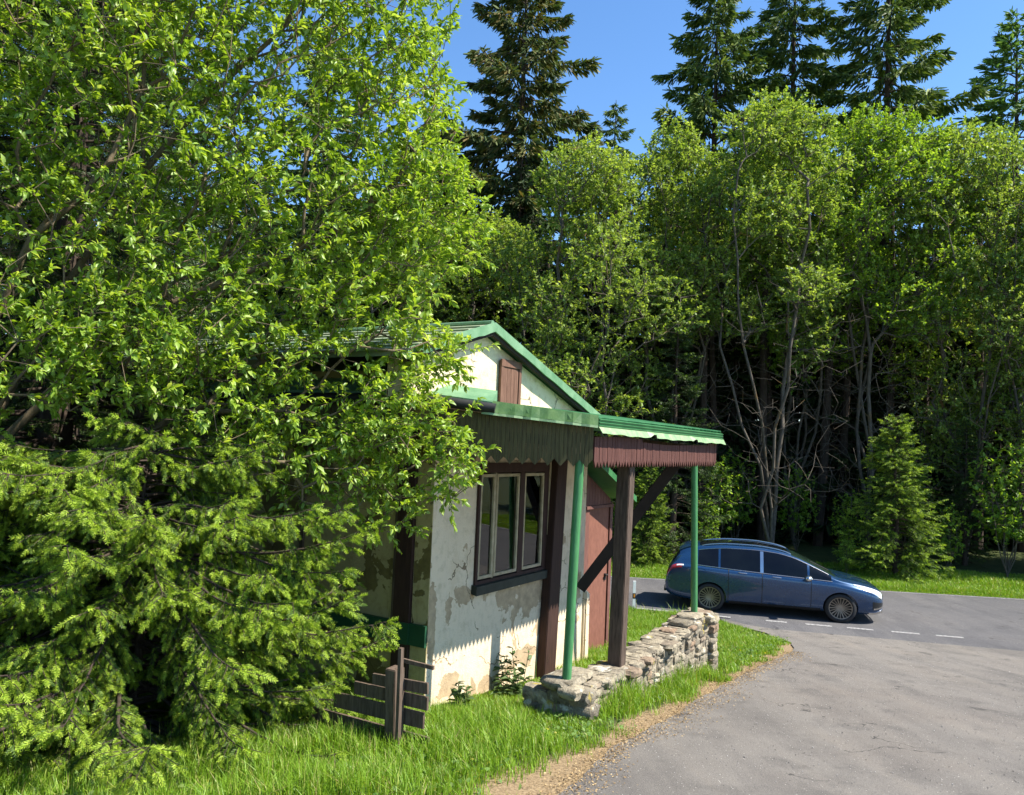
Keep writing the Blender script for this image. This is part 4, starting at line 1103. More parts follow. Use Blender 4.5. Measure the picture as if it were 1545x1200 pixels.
FA = far_spruce(1, 27, 6.2, 145, 85, .2, cap=3.3)
s_a = spruce_obj('spruce', FA, (9.0, 36, .3), [M['needle_far']], 'tall ragged spruce, left one of the close pair above the willows', rz=0)
s_b = spruce_obj('spruce', far_spruce(2, 29, 5.2, 160, 85, .2, cap=2.7), (13.0, 37, .3), [M['needle_far']], 'tall narrow spruce, right one of the close pair above the willows')
s_c = spruce_obj('spruce', far_spruce(3, 29, 6.6, 140, 85, .2, cap=4.0), (16.4, 34.5, .3), [M['needle_far']], 'tall broad spruce with long drooping right branches over the right willows')
s_d = spruce_obj('spruce', far_spruce(4, 27, 6.6, 150, 85, .15), (-0.1, 34, .3), [M['needle_rust']], 'tall spruce brown with cones standing alone in the sky behind the house')
s_e = spruce_obj('spruce', far_spruce(5, 23.7, 3.6, 110, 70, .3, cap=2.6), (5.4, 45, .3), [M['needle_far']], 'distant small spruce top in the sky gap left of the close pair')
s_f = spruce_obj('larch', far_spruce(6, 23.4, 5.0, 150, 62, .25, hang=.35), (21.6, 33.5, .3), [M['larch']], 'light green airy larch at the right edge of the picture')
s_g = copy_tree(s_c, (-8.5, 33, .3), 2.0, .72, 'spruce glimpsed through the leaves of the broad-leaved tree', 'tree')
s_j = copy_tree(s_d, (-3.8, 36, .3), 1.6, .70, 'lower brown spruce beside the lone cone-laden spruce', 'tree')

# dark forest behind
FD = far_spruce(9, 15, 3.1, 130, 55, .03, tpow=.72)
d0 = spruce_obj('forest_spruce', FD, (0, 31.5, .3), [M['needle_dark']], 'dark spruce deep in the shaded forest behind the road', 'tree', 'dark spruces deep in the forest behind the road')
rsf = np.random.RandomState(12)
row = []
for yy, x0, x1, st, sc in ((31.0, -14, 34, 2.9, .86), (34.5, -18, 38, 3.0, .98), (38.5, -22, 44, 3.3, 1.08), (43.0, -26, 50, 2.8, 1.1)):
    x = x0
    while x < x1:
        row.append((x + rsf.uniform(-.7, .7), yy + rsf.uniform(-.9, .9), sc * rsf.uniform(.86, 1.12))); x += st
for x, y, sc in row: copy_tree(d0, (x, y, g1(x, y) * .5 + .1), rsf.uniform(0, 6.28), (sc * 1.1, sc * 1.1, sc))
# bare dark trunks that show between the willow stems
mb = MB(); rsx = random.Random(4)
mb.tube([(0, 0, -.3), (.05, .02, 3), (.02, .06, 7), (.08, .0, 12)], [.16, .14, .11, .06], 8)
for k in range(46):
    z = rsx.uniform(1.2, 11); a = rsx.uniform(0, 6.28); l_ = rsx.uniform(.4, 1.6)
    mb.tube([(0.03, 0.03, z), (math.cos(a) * l_ * .5, math.sin(a) * l_ * .5, z - .05), (math.cos(a) * l_, math.sin(a) * l_, z - rsx.uniform(.1, .4))], [.018, .011, .004], 4)
tk = mb.build('bare_tree', M['bark_spruce']); tk.location = (7.0, 28.6, .2)
tag(tk, 'bare dark spruce trunk with dead twigs in the forest shade', 'tree', 'bare trunks in the forest shade')
for x, y in ((8.0, 29.9), (9.4, 29.0), (10.1, 30.2), (11.4, 28.9), (12.6, 29.7), (13.9, 28.8), (15.6, 29.4), (17.3, 28.9), (3.6, 29.0), (1.0, 29.5), (5.9, 29.9), (19.2, 29.3)):
    o = tk.copy(); COL.objects.link(o); o.location = (x, y, .2); o.rotation_euler = (rsf.uniform(-.05, .05), rsf.uniform(-.05, .05), rsf.uniform(0, 6)); k = rsf.uniform(.8, 1.2); o.scale = (k, k, k)

# --- willows along the forest edge
def willow(seed, h, rad, stems, ntw, zlow, leafs=22, leaf=.115, bare=150, nb=15):
    rs = np.random.RandomState(seed); g = Grow([(0, 0, -.2), (0, 0, .25)], rs, .35, .22)
    for k in range(stems):
        a = rs.uniform(0, 6.28); lean = rs.uniform(.06, .24); p = np.array([math.cos(a) * .12, math.sin(a) * .12, .3]); pts = []
        for i in range(9):
            p = p + np.array([math.cos(a) * lean, math.sin(a) * lean, 1.0]) * h * .085 + rs.normal(size=3) * .2 * np.array([1, 1, .2]); pts.append(p.copy())
        g.chain(1, pts)
    n0 = g.n
    tg = []
    for b in range(nb):                                  # crown = overlapping lobes of uneven size
        a = b * 2.4 + rs.uniform(-.5, .5); q_ = (b + .5) / nb; zz = zlow + (h - zlow) * (.04 + .9 * q_)
        rr_ = rad * (.25 + .55 * rs.rand()) * (math.sin(PI * (.22 + .72 * q_)) ** .7)
        f_ = rs.uniform(.26, .5)
        tg.append(ellip(rs, (math.cos(a) * rr_, math.sin(a) * rr_, zz), (rad * f_, rad * f_, (h - zlow) * rs.uniform(.07, .13)), int(ntw / nb * (f_ / .38) ** 2), .45))
    tg.append(ellip(rs, (0, 0, h - 1.3), (rad * .5, rad * .5, 1.2), ntw // 8, .3))
    tg = np.concatenate(tg); tg = tg[np.argsort(np.linalg.norm(tg - np.array([0, 0, zlow]), axis=1) + rs.uniform(0, 1.5, len(tg)))]
    for p in tg: g.join(p, .05, skip=2)
    lt = len(g.tips)
    for k in range(bare):                                # dead lower branches
        a = rs.uniform(0, 6.28); z = rs.uniform(h * .13, zlow + 3.0); rr_ = rs.uniform(.4, rad * .95)
        g.join(np.array([math.cos(a) * rr_, math.sin(a) * rr_, z - .2 * rr_ * rs.rand()]), .10, tip=False, skip=2)
    r = g.radii(.006, .40, .13)
    P, D = g.tipdir(); O, LD, Zn, S, Q = leafy_twigs(rs, P, D, leafs, .42, leaf, 1.0, .3)
    V, l, t = scatter(O, LD, Zn, S, FARLEAF_V, FARLEAF_F)
    return (V, l, t, np.zeros(len(t), int)), merge([(*g.mesh(r, 5), 0), (*sticks(P, Q, np.full(len(P), .006), np.full(len(P), .003), 3), 0)])[:3]
def willow_obj(geo, loc, mats, label, rz=0., sc=1.0):
    (V, l, t, mi), W_ = geo
    e = empty('willow_tree', loc, rz); e.scale = (sc, sc, sc) if not isinstance(sc, tuple) else sc
    link('crown', np_mesh('crown', V, l, t, mats, mi), e); link('trunk', np_mesh('trunk', W_[0], W_[1], W_[2], [M['bark_grey']], smooth=True), e)
    tag(e, label, 'tree'); return e
wa = willow_obj(willow(101, 15.6, 2.95, 4, 1900, 7.0, bare=380), (8.6, 25.6, .2), [M['leaf_far']], 'many-stemmed tree with pale grey trunks right behind the blue car roof')
wa.scale = (1, 1, .985)
wb = willow_obj(willow(102, 14.2, 3.4, 5, 2600, 3.2, bare=160, nb=22), (2.1, 25.4, .2), [M['leaf_far']], 'dense grey-green willow rising directly above the house gable', rz=1)
wc = willow_obj(willow(103, 15.8, 3.05, 4, 1900, 6.6, bare=380), (12.5, 27.2, .2), [M['leaf_far2']], 'fresh green tree with twiggy bare lower branches above the small spruce')
wb.scale = (.95, .95, .93)
copy_tree(wa, (5.6, 28.2, .2), 2.3, (.95, .95, .97), 'tree with leaning bare stems just right of the awning, below the close spruce pair', 'tree')
copy_tree(wc, (10.7, 29.4, .2), 3.9, (.9, .9, .97), 'tree standing back between the grey-trunked tree and the fresh green one', 'tree')
copy_tree(wb, (15.5, 26.6, .2), 2.9, (.92, .92, 1.06), 'leafy willow to the right of the small spruce, under the broad tall spruce', 'tree')
copy_tree(wb, (17.8, 25.2, .2), 5.1, (.9, .9, .93), 'leafy bright tree cut by the right picture edge', 'tree')
copy_tree(wb, (-1.0, 29.5, .2), 4.4, (1, 1, .84), 'willow seen between the broad-leaved tree and the house ridge', 'tree')
copy_tree(wa, (-4.2, 29.0, .2), .6, (1.1, 1.1, .8), 'willow glimpsed low through the foliage above the house roof', 'tree')
for x, y, rz, k, lab in ((21.0, 25.2, 1., .9, 'leafy tree beyond the right picture edge, nearest the larch'), (25, 24.2, 2., .95, 'leafy roadside tree further right past the larch'), (29.5, 23.2, 3., .85, 'last roadside tree along the road to the right')):
    copy_tree(wb, (x, y, .2), rz, k, lab, 'tree')

# --- shrubs at the forest edge
def shrub_geo(seed, h, r_, n, leaf, leafs=10, zlo=.1):
    rs = np.random.RandomState(seed); g = Grow([(0, 0, -.1), (0, 0, .1)], rs, .2, .2)
    for k in range(6):
        a = k + rs.rand(); p = np.array([math.cos(a) * .08, math.sin(a) * .08, .1]); pts = []
        for i in range(6): p = p + np.array([math.cos(a) * .12 * r_, math.sin(a) * .12 * r_, 1]) * h * .12 + rs.normal(size=3) * .05; pts.append(p.copy())
        g.chain(1, pts)
    tg = ellip(rs, (0, 0, h * (.5 + zlo * .5)), (r_, r_, h * (.5 - zlo * .5)), n, .3)
    for p in tg: g.join(p, .05)
    r = g.radii(.004, .45, .05); P, D = g.tipdir(); O, LD, Zn, S, Q = leafy_twigs(rs, P, D, leafs, .25, leaf, 1, .35)
    V, l, t = scatter(O, LD, Zn, S, FARLEAF_V, FARLEAF_F)
    return (V, l, t, np.zeros(len(t), int)), g.mesh(r, 4)
def shrub_obj(geo, loc, mat, label, rz=0., sc=1.0):
    (V, l, t, mi), W_ = geo; e = empty('shrub', loc, rz); e.scale = (sc,) * 3
    link('foliage', np_mesh('foliage', V, l, t, [mat]), e); link('stem', np_mesh('stem', W_[0], W_[1], W_[2], [M['bark_grey']], smooth=True), e)
    tag(e, label, 'shrub'); return e
sh = shrub_obj(shrub_geo(7, 4.2, 1.0, 190, .15, 9, .2), (15.2, 23.9, g1(15.2, 23.9)), M['leaf_far2'], 'tall leafy sapling clump by the right picture edge beside the road')
copy_tree(sh, (13.7, 24.4, g1(13.7, 24.4)), 2., .5, 'low leafy shrub tucked against the right flank of the small spruce', 'shrub')
copy_tree(sh, (16.9, 23.6, g1(16.9, 23.6)), 4., .9, 'sapling clump outside the right picture edge by the road', 'shrub')
copy_tree(sh, (10.2, 23.6, g1(10.2, 23.6)), 1., .26, 'little shrub on the bank just left of the small spruce', 'shrub')
copy_tree(sh, (3.2, 24.9, g1(3.2, 24.9)), 5., .55, 'leafy shrub behind the wooden post across the road', 'shrub')
copy_tree(sh, (6.4, 25.4, g1(6.4, 25.4)), 3., .45, 'small shaded shrub behind the middle of the blue car', 'shrub')

for x, y, k in ((6.9, 26.0, .75), (8.0, 27.6, .8), (9.9, 26.9, .7), (11.0, 25.4, .55), (12.9, 25.9, .7), (13.9, 27.2, .9), (16.2, 25.4, .8), (18.0, 24.2, .6), (4.6, 27.0, .9), (3.4, 26.6, .8)):
    copy_tree(sh, (x, y, g1(x, y)), x * 3.1, k, 'dim leafy sapling in the undergrowth between the forest trunks', 'shrub', 'undergrowth saplings between the forest trunks')
# --- weeds by the plaster wall
def weed_geo(seed, h, n):
    rs = np.random.RandomState(seed); st, O, D, S = [], [], [], []
    for k in range(n):
        P, Q = [], []
        a = rs.uniform(0, 6.28); p = np.array([rs.uniform(-.1, .1), rs.uniform(-.06, .06), -.03]); hh = h * rs.uniform(.5, 1)
        for i in range(6):
            d = np.array([math.cos(a) * .15, math.sin(a) * .15, 1]); qn = p + d * hh / 6; P.append(p); Q.append(qn)
            for s_ in range(3):
                b = rs.uniform(0, 6.28); O.append(qn); D.append((math.cos(b), math.sin(b), rs.uniform(-.1, .7))); S.append((.05 + .12 * (1 - i / 6)) * rs.uniform(.7, 1.2))
            p = qn
        st.append(sticks(np.array(P), np.array(Q), np.full(6, .004), np.full(6, .003), 4))
    V, l, t = scatter(np.array(O), np.array(D), np.array([0, 0, 1.]) + rs.normal(size=(len(O), 3)) * .3, np.array(S), LEAF_V * np.array([.7, 1, 1]), LEAF_F)
    return (V, l, t), st
M['weed'] = leaf_mat('weed_leaf', [(0, (0.06, 0.11, 0.03)), (1, (0.13, 0.19, 0.07))], .3)
for (s_, v_, h_, n_, sd, lab) in ((0.25, .22, .42, 3, 1, 'spindly weed growing against the plaster near the house corner'), (1.35, .2, .55, 5, 2, 'taller leafy weed growing under the window against the plaster'), (1.05, .3, .3, 4, 5, 'low weed just left of the tall weed under the window')):
    (V, l, t), W_ = weed_geo(sd, h_, n_); p = W(s_, v_, 0); e = empty('weed', (p.x, p.y, g1(p.x, p.y)))
    link('leaves', np_mesh('leaves', V, l, t, [M['weed']]), e); tag(e, lab, 'weed')
    for w_ in W_: link('stem', np_mesh('stem', w_[0], w_[1], w_[2], [M['weed']]), e)

# ------------------------------------------------------------------ grass
M['grass'] = leaf_mat('grass_blade', [(0, (0.115, 0.215, 0.016)), (.45, (0.18, 0.32, 0.022)), (.82, (0.25, 0.39, 0.034)), (.9, (0.31, 0.36, 0.07)), (1, (0.42, 0.34, 0.16))], .35, .45, .3, (1.3, 1.3, .4))
def grass(name, X, Y, H, seed, wd, lab=None):
    rs = np.random.RandomState(seed); n = len(X)
    Z = gz(X, Y); a = rs.uniform(0, 6.28, n); lean = rs.uniform(.05, 1.0, n) ** 1.2; H = H * rs.uniform(.55, 1.15, n)
    B = np.stack([X, Y, Z - .01], 1); d = np.stack([np.cos(a), np.sin(a), a * 0], 1); up = np.array([0, 0, 1.])
    Mi = B + d * (lean * H * .25)[:, None] + up * (H * .55)[:, None]; Ti = B + d * (lean * H * .85)[:, None] + up * (H * (1 - .25 * lean))[:, None]
    b = a + PI / 2 + rs.uniform(-.6, .6, n); x = np.stack([np.cos(b), np.sin(b), b * 0], 1) * (wd * rs.uniform(.7, 1.3, n))[:, None]
    V = np.stack([B - x, B + x, Mi + x * .75, Mi - x * .75, Ti], 1).reshape(-1, 3)
    lo = np.array([0, 1, 2, 3, 3, 2, 4]); loops = (np.arange(n)[:, None] * 5 + lo).ravel(); tots = np.tile([4, 3], n)
    o = link(name, np_mesh(name, V, loops, tots, [M['grass']])); tag(o, kind='stuff'); return o
rs = np.random.RandomState(77)
def verge_points(n, x0, x1, y0, y1):
    X = rs.uniform(x0, x1, n); Y = rs.uniform(y0, y1, n); k = in_poly(X, Y, VERGE)
    s_, v_ = sv(X, Y); k &= ~((s_ > -.05) & (s_ < 3.6) & (v_ > -5) & (v_ < .03)); k &= ~((s_ > .5) & (s_ < 4.3) & (v_ > 1.14) & (v_ < 1.47)); k &= ~((s_ > 3.5) & (s_ < 5.3) & (v_ < -.35) & (v_ > -2.6))
    X, Y = X[k], Y[k]; d = dist_line(X, Y, DRIVE)
    de = d + .55 * (vnoise(X, Y, 2.4, 61) - .5) * (d < .8) + .25 * (vnoise(X, Y, 7, 62) - .5)
    keep = rs.rand(len(X)) < np.clip((de + .02 - .28 * np.clip((7.2 - Y) / 1.2, 0, 1)) / .4, .02, 1) ** 1.4; return X[keep], Y[keep], d[keep]
X, Y, d = verge_points(300000, -5.5, 3.4, 3.0, 11.5)
H = (.05 + .13 * np.clip(d / .7, 0, 1)) * (.55 + .9 * vnoise(X, Y, 1.6, 41)) * (.8 + .5 * vnoise(X, Y, 6, 42))
s_, v_ = sv(X, Y); H = H * np.where((s_ > -.3) & (v_ > 0), np.clip(.30 + .55 * v_, .3, 1), 1) * np.where((s_ > .7) & (s_ < 4.6) & (v_ > 1.4) & (v_ < 1.95), 1.75, 1)
grass('grass', X, Y, H, 1, .0034)
X, Y, d = verge_points(190000, -1, 5.4, 10.0, 17.5)
k = Y < near_y(X) - .08; X, Y, d = X[k], Y[k], d[k]
H = (.06 + .13 * np.clip(d / .6, 0, 1)) * (.5 + .9 * vnoise(X, Y, 1.3, 43)); k2 = (near_y(X) - Y) < .5; H = np.where(k2, H * (.9 + .9 * (rs.rand(len(X)) > .985)), H); s_, v_ = sv(X, Y); H = H * np.where((s_ > .7) & (s_ < 4.9) & (v_ > 1.4) & (v_ < 2.0), 1.9, 1)
grass('grass', X, Y, H, 2, .006)
X = rs.uniform(-9, 26, 260000); Y = far_y(X) + .05 + 3.6 * rs.rand(len(X)) ** 1.5
H = .14 * (.5 + 1.0 * vnoise(X, Y, 1.0, 44)) * np.clip((Y - far_y(X)) / .4, .3, 1)
grass('grass', X, Y, H, 3, .0095)
# low broad-leaved ground cover between the blades
X, Y, d = verge_points(60000, -4.5, 5.3, 3.6, 16.5); k = vnoise(X, Y, 1.9, 81) > .55; X, Y = X[k][:15000], Y[k][:15000]; n = len(X)
M['clover'] = leaf_mat('ground_cover_leaf', [(0, (0.07, 0.14, 0.03)), (.7, (0.14, 0.23, 0.05)), (.95, (0.2, 0.26, 0.08)), (1, (0.6, 0.5, 0.05))], .3, .5, .3)
dv = rs.normal(size=(n, 3)); dv[:, 2] = np.abs(dv[:, 2]) * .5 + .2
V, l, t = scatter(np.stack([X, Y, gz(X, Y) + rs.uniform(.0, .09, n)], 1), dv, np.array([0, 0, 1.]) + rs.normal(size=(n, 3)) * .3, rs.uniform(.018, .05, n), LEAF_V * np.array([1.4, 1, 1]), LEAF_F)
tag(link('ground_cover', np_mesh('ground_cover', V, l, t, [M['clover']])), kind='stuff')
# taller seed stalks along the verges
X, Y, d = verge_points(1500, -3, 5.4, 5, 17.3); k = (d > .25); X, Y = X[k][:420], Y[k][:420]
grass('grass', X, Y, np.full(len(X), .34), 4, .003)

# dry litter along the asphalt edge
M['litter'] = leaf_mat('dry_litter', [(0, (0.10, 0.062, 0.032)), (.5, (0.27, 0.18, 0.09)), (1, (0.46, 0.34, 0.18))], .1, .8, .1)
n = 17000; u = rs.uniform(0, 1, n); DL = np.array(DRIVE[1:12]); sl = np.concatenate([[0], np.cumsum(np.linalg.norm(np.diff(DL, axis=0), axis=1))])
X = np.interp(u * sl[-1], sl, DL[:, 0]); Y = np.interp(u * sl[-1], sl, DL[:, 1])
off = rs.normal(0, .15, n) * (.3 + 1.2 * vnoise(X, Y, 1.2, 51)) + .02; X = X + off * .82; Y = Y - off * .55
Z = gz(X, Y) + np.where(in_poly(X, Y, VERGE), .012, .021) + rs.uniform(0, .012, n)
Dv = rs.normal(size=(n, 3)); Dv[:, 2] *= .25
V, l, t = scatter(np.stack([X, Y, Z], 1), Dv, np.array([0, 0, 1.]) + rs.normal(size=(n, 3)) * .35, rs.uniform(.008, .026, n), FARLEAF_V * np.array([.9, 1, 1]), FARLEAF_F)
tag(link('leaf_litter', np_mesh('leaf_litter', V, l, t, [M['litter']])), kind='stuff')
# grit on the driveway
M['grit'] = leaf_mat('loose_grit', [(0, (0.12, 0.11, 0.1)), (.6, (0.26, 0.24, 0.22)), (1, (0.5, 0.47, 0.43))], 0, .9, .1)
n = 9000; X = rs.uniform(-1, 9.5, n); Y = rs.uniform(4.2, 15.6, n); k = ~in_poly(X, Y, VERGE); X, Y = X[k], Y[k]; n = len(X)
oct_v = np.array([(1, 0, 0), (-1, 0, 0), (0, 1, 0), (0, -1, 0), (0, 0, .7), (0, 0, -.7)]); oct_f = [(0, 2, 4), (2, 1, 4), (1, 3, 4), (3, 0, 4), (2, 0, 5), (1, 2, 5), (3, 1, 5), (0, 3, 5)]
V, l, t = scatter(np.stack([X, Y, gz(X, Y) + .019], 1), rs.normal(size=(n, 3)), rs.normal(size=(n, 3)), rs.uniform(.002, .0065, n) * (1 + (rs.rand(n) > .985)), oct_v, oct_f)
tag(link('grit', np_mesh('grit', V, l, t, [M['grit']])), kind='stuff')

# ------------------------------------------------------------------ the blue car
def car_paint():
    m, nt, out = new_mat('blue_car_paint')
    v = objvec(nt); f = noise(nt, v, 900, 1)
    c = ramp(nt, f, [(0.35, (0.008, 0.040, 0.103)), (0.65, (0.011, 0.053, 0.135))])
    p = N(nt, "ShaderNodeBsdfPrincipled"); nt.links.new(c, p.inputs["Base Color"])
    d = noise(nt, v, 3.0, 6, .7)
    nt.links.new(maprange(nt, d, -.3, 2.6), p.inputs["Roughness"])
    p.inputs["Metallic"].default_value = 0.45; p.inputs["Coat Weight"].default_value = 1.0; p.inputs["Coat Roughness"].default_value = 0.04
    nt.links.new(p.outputs[0], out.inputs[0]); return m
M['paint_blue'] = car_paint()
M['car_glass'] = simple_mat('tinted_car_glass', (0.003, 0.004, 0.007), (0.006, 0.008, 0.010), 2, 0.03, 0, spec=0.3)
M['wind_glass'] = simple_mat('windscreen_glass', (0.012, 0.024, 0.016), (0.018, 0.034, 0.022), 2, 0.05, 0, spec=0.9)
M['chrome'] = simple_mat('chrome_trim', (0.62, 0.6, 0.57), (0.7, 0.68, 0.65), 5, 0.22, 0, metal=1.0)
M['alloy'] = simple_mat('alloy_rim', (0.2, 0.175, 0.14), (0.31, 0.27, 0.22), 5, 0.35, 0, metal=0.7)
M['tyre'] = simple_mat('tyre_rubber', (0.014, 0.014, 0.014), (0.03, 0.029, 0.028), 6, 0.75, 0.2)
M['lamp_clear'] = simple_mat('clear_lamp', (0.45, 0.47, 0.5), (0.78, 0.8, 0.83), 16, 0.08, 0, spec=0.9)
M['lamp_red'] = simple_mat('red_lamp', (0.3, 0.02, 0.02), (0.38, 0.03, 0.03), 8, 0.12, 0, spec=0.8)
M['plate'] = simple_mat('white_plate', (0.72, 0.72, 0.7), (0.78, 0.78, 0.76), 5, 0.4, 0)
ST = np.array([
 (.93, .62, .27, .60, .60, .68, .50, .72), (.86, .74, .23, .66, .72, .76, .60, .80), (.70, .84, .20, .75, .80, .84, .66, .88), (.45, .90, .20, .83, .84, .91, .70, .95),
 (.20, .93, .20, .885, .875, .96, .74, 1.0), (0, .94, .20, .92, .89, .99, .78, 1.04), (-.12, .945, .2, .94, .895, 1.03, .80, 1.08), (-.35, .95, .2, .955, .9, 1.14, .775, 1.20),
 (-.7, .95, .2, .97, .9, 1.30, .735, 1.375), (-1.05, .95, .2, .985, .9, 1.435, .69, 1.52), (-1.4, .95, .2, 1.0, .9, 1.51, .665, 1.60), (-1.9, .95, .2, 1.025, .895, 1.545, .65, 1.645),
 (-2.4, .95, .2, 1.05, .89, 1.54, .64, 1.645), (-2.9, .945, .2, 1.08, .88, 1.49, .63, 1.61), (-3.3, .93, .21, 1.10, .86, 1.40, .62, 1.545), (-3.52, .91, .23, 1.10, .84, 1.31, .62, 1.46),
 (-3.70, .89, .27, 1.05, .83, 1.12, .66, 1.20), (-3.82, .86, .32, .90, .80, .95, .66, .98), (-3.88, .80, .40, .68, .74, .72, .6, .74)])[::-1]
_dx = np.diff(ST[:, 0]); _sl = np.diff(ST, axis=0) / _dx[:, None]
_tn = np.concatenate([_sl[:1], np.where(_sl[:-1] * _sl[1:] > 0, 2 * _sl[:-1] * _sl[1:] / (_sl[:-1] + _sl[1:] + 1e-12), 0), _sl[-1:]])
def station(x):
    x = np.clip(x, ST[0, 0], ST[-1, 0]); i = np.clip(np.searchsorted(ST[:, 0], x) - 1, 0, len(_dx) - 1)
    h = _dx[i][..., None]; t = ((x - ST[i, 0]) / _dx[i])[..., None]
    return (2 * t**3 - 3 * t**2 + 1) * ST[i] + (t**3 - 2 * t**2 + t) * h * _tn[i] + (-2 * t**3 + 3 * t**2) * ST[i + 1] + (t**3 - t**2) * h * _tn[i + 1]
def surf(x, r, side=-1):
    x, r = np.broadcast_arrays(np.asarray(x, float), np.asarray(r, float)); s = station(x)
    w, zb, zbe, yb, ze, ye, zt = [s[..., k] for k in range(1, 8)]
    zm = .5 * (zb + .15 + zbe)
    ys = np.stack([0 * w, .6 * w, .88 * w, .965 * w, w, .988 * w, yb, .5 * (yb + ye) + .025, ye, ye * .86, ye * .5, 0 * w], -1)
    zs = np.stack([zb, zb, zb + .03, zb + .15, zm, zbe - .07, zbe, .5 * (zbe + ze) + .01, ze, ze + .62 * (zt - ze), zt - .012, zt], -1)
    i = np.clip(np.floor(r).astype(int), 0, 10); t = r - i
    def g(a, k): return np.take_along_axis(a, np.clip(k, 0, 11)[..., None], -1)[..., 0]
    def cm(a):
        p0, p1, p2, p3 = g(a, i - 1), g(a, i), g(a, i + 1), g(a, i + 2)
        return .5 * (2 * p1 + (p2 - p0) * t * .7 + (2 * p0 - 5 * p1 + 4 * p2 - p3) * 0 + (6 * (p2 - p1) - 2 * .7 * (p2 - p0) - .7 * (p3 - p1)) * t * t + (-4 * (p2 - p1) + .7 * (p2 - p0) + .7 * (p3 - p1)) * t**3)
    return np.stack([x, side * cm(ys), cm(zs)], -1)
def snorm(x, r, side):
    e = 1e-3; a = surf(x + e, r, side) - surf(x - e, r, side); b = surf(x, np.clip(r + e, 0, 11), side) - surf(x, np.clip(r - e, 0, 11), side)
    n = np.cross(a, b) * -side * -1; n /= np.linalg.norm(n, axis=-1, keepdims=True) + 1e-12
    c = surf(x, r, side) - np.array([0, 0, .8]); c[..., 0] = 0
    return n * np.sign((n * c).sum(-1, keepdims=True) + 1e-9)
CAR = empty('car', (7.43, 17.80, .05), math.radians(-14.0)); CAR.scale = (.955, .955, .90)
tag(CAR, 'blue family estate car with tinted windows and many-spoked rims driving along the road', 'car')
def patch(name, mat, xs, r0, r1, off, parent=None, sides=(-1, 1), m=10):
    if np.max(r1) < 10.9 and len(sides) == 2:          # a piece of its own on each side of the car
        return [patch(name, mat, xs, r0, r1, off, parent, (sd,), m) for sd in sides]
    vs, fs = [], []
    for sd in sides:
        xs_ = np.asarray(xs, float); a = np.broadcast_to(r0, xs_.shape); b = np.broadcast_to(r1, xs_.shape)
        u = np.linspace(0, 1, m); R = a[:, None] + (b - a)[:, None] * u; X = np.repeat(xs_[:, None], m, 1)
        P0 = surf(X, R, sd); nn = snorm(X, R, sd); P = P0 + nn * off; B = P0 - nn * .012; o = len(vs); n = len(xs_)
        vs += [tuple(p) for p in P.reshape(-1, 3)] + [tuple(p) for p in B.reshape(-1, 3)]
        id_ = lambda i, j: o + i * m + j
        for i in range(n - 1):
            for j in range(m - 1): fs.append((id_(i, j), id_(i + 1, j), id_(i + 1, j + 1), id_(i, j + 1)))
        edge = [(i, 0) for i in range(n)] + [(n - 1, j) for j in range(1, m)] + [(i, m - 1) for i in range(n - 2, -1, -1)] + [(0, j) for j in range(m - 2, 0, -1)]
        for (i0, j0), (i1, j1) in zip(edge, edge[1:] + edge[:1]): fs.append((id_(i0, j0), id_(i1, j1), id_(i1, j1) + n * m, id_(i0, j0) + n * m))
    mb = MB(); mb.add(vs, fs); return mb.build(name, mat, parent or CAR, smooth=False if m < 4 else True)
# body shell with wheel arches cut out
xs = np.concatenate([np.linspace(-3.88, -3.4, 14), np.linspace(-3.3, .5, 60), np.linspace(.55, .93, 12)]); rs_ = np.concatenate([np.arange(0, 3, .5), np.arange(3, 11.01, .25)])
X, R = np.meshgrid(xs, rs_, indexing='ij'); Pl = surf(X, R, -1); Pr = surf(X, R, 1)[:, ::-1][:, 1:-1]; ring = np.concatenate([Pl, Pr], 1)
mb = MB(); n, k = ring.shape[:2]; mb.v = [tuple(p) for p in ring.reshape(-1, 3)]
for i in range(n - 1):
    for j in range(k): mb.f.append((i * k + j, i * k + (j + 1) % k, (i + 1) * k + (j + 1) % k, (i + 1) * k + j)); mb.m.append(0)
for i in (0, n - 1):
    mb.v.append(tuple(ring[i].mean(0))); c = len(mb.v) - 1
    for j in range(k): mb.f.append((i * k + j, i * k + (j + 1) % k, c)); mb.m.append(0)
body = mb.build('body', [M['paint_blue']], None, smooth=True)
cut = MB()
for x in (0, -2.85):
    for sd in (-1, 1): cut.tube([(x, sd * .62, .34), (x, sd * 1.2, .34)], .375, 40)
cut = cut.build('arch_cutter', [M['black']])
bo = body.modifiers.new('arch', 'BOOLEAN'); bo.operation = 'DIFFERENCE'; bo.object = cut; bo.solver = 'EXACT'
dg = bpy.context.evaluated_depsgraph_get(); dg.update()
me2 = bpy.data.meshes.new_from_object(body.evaluated_get(dg)); body.modifiers.clear(); body.data = me2
bpy.data.objects.remove(cut, do_unlink=True); body.parent = CAR
mb = MB(); mb.box((-3.6, -.615, .21), (.72, .615, .6)); mb.build('underbody', M['black'], CAR)
# glass
G = M['car_glass']
def side_glass(xa, xb, lo=6.1, hi=7.86): patch('window', G, np.linspace(xa, xb, 12), lo, hi, .003)
xs = np.linspace(-.20, -.66, 8); patch('window', G, xs, 6.1, 7.9, .003)
side_glass(-.71, -1.66); side_glass(-1.74, -2.62); side_glass(-2.67, -3.13)
patch('pillar', M['chrome'], np.linspace(-1.665, -1.735, 3), 6.1, 7.85, .004)
patch('windscreen', M['wind_glass'], np.linspace(-.10, -1.04, 14), 8.5, 11, .004)
patch('roof_glass', G, np.linspace(-1.10, -3.1, 20), 9.3, 11, .003)
patch('rear_window', G, np.linspace(-3.56, -3.72, 6), 8.4, 11, .004)
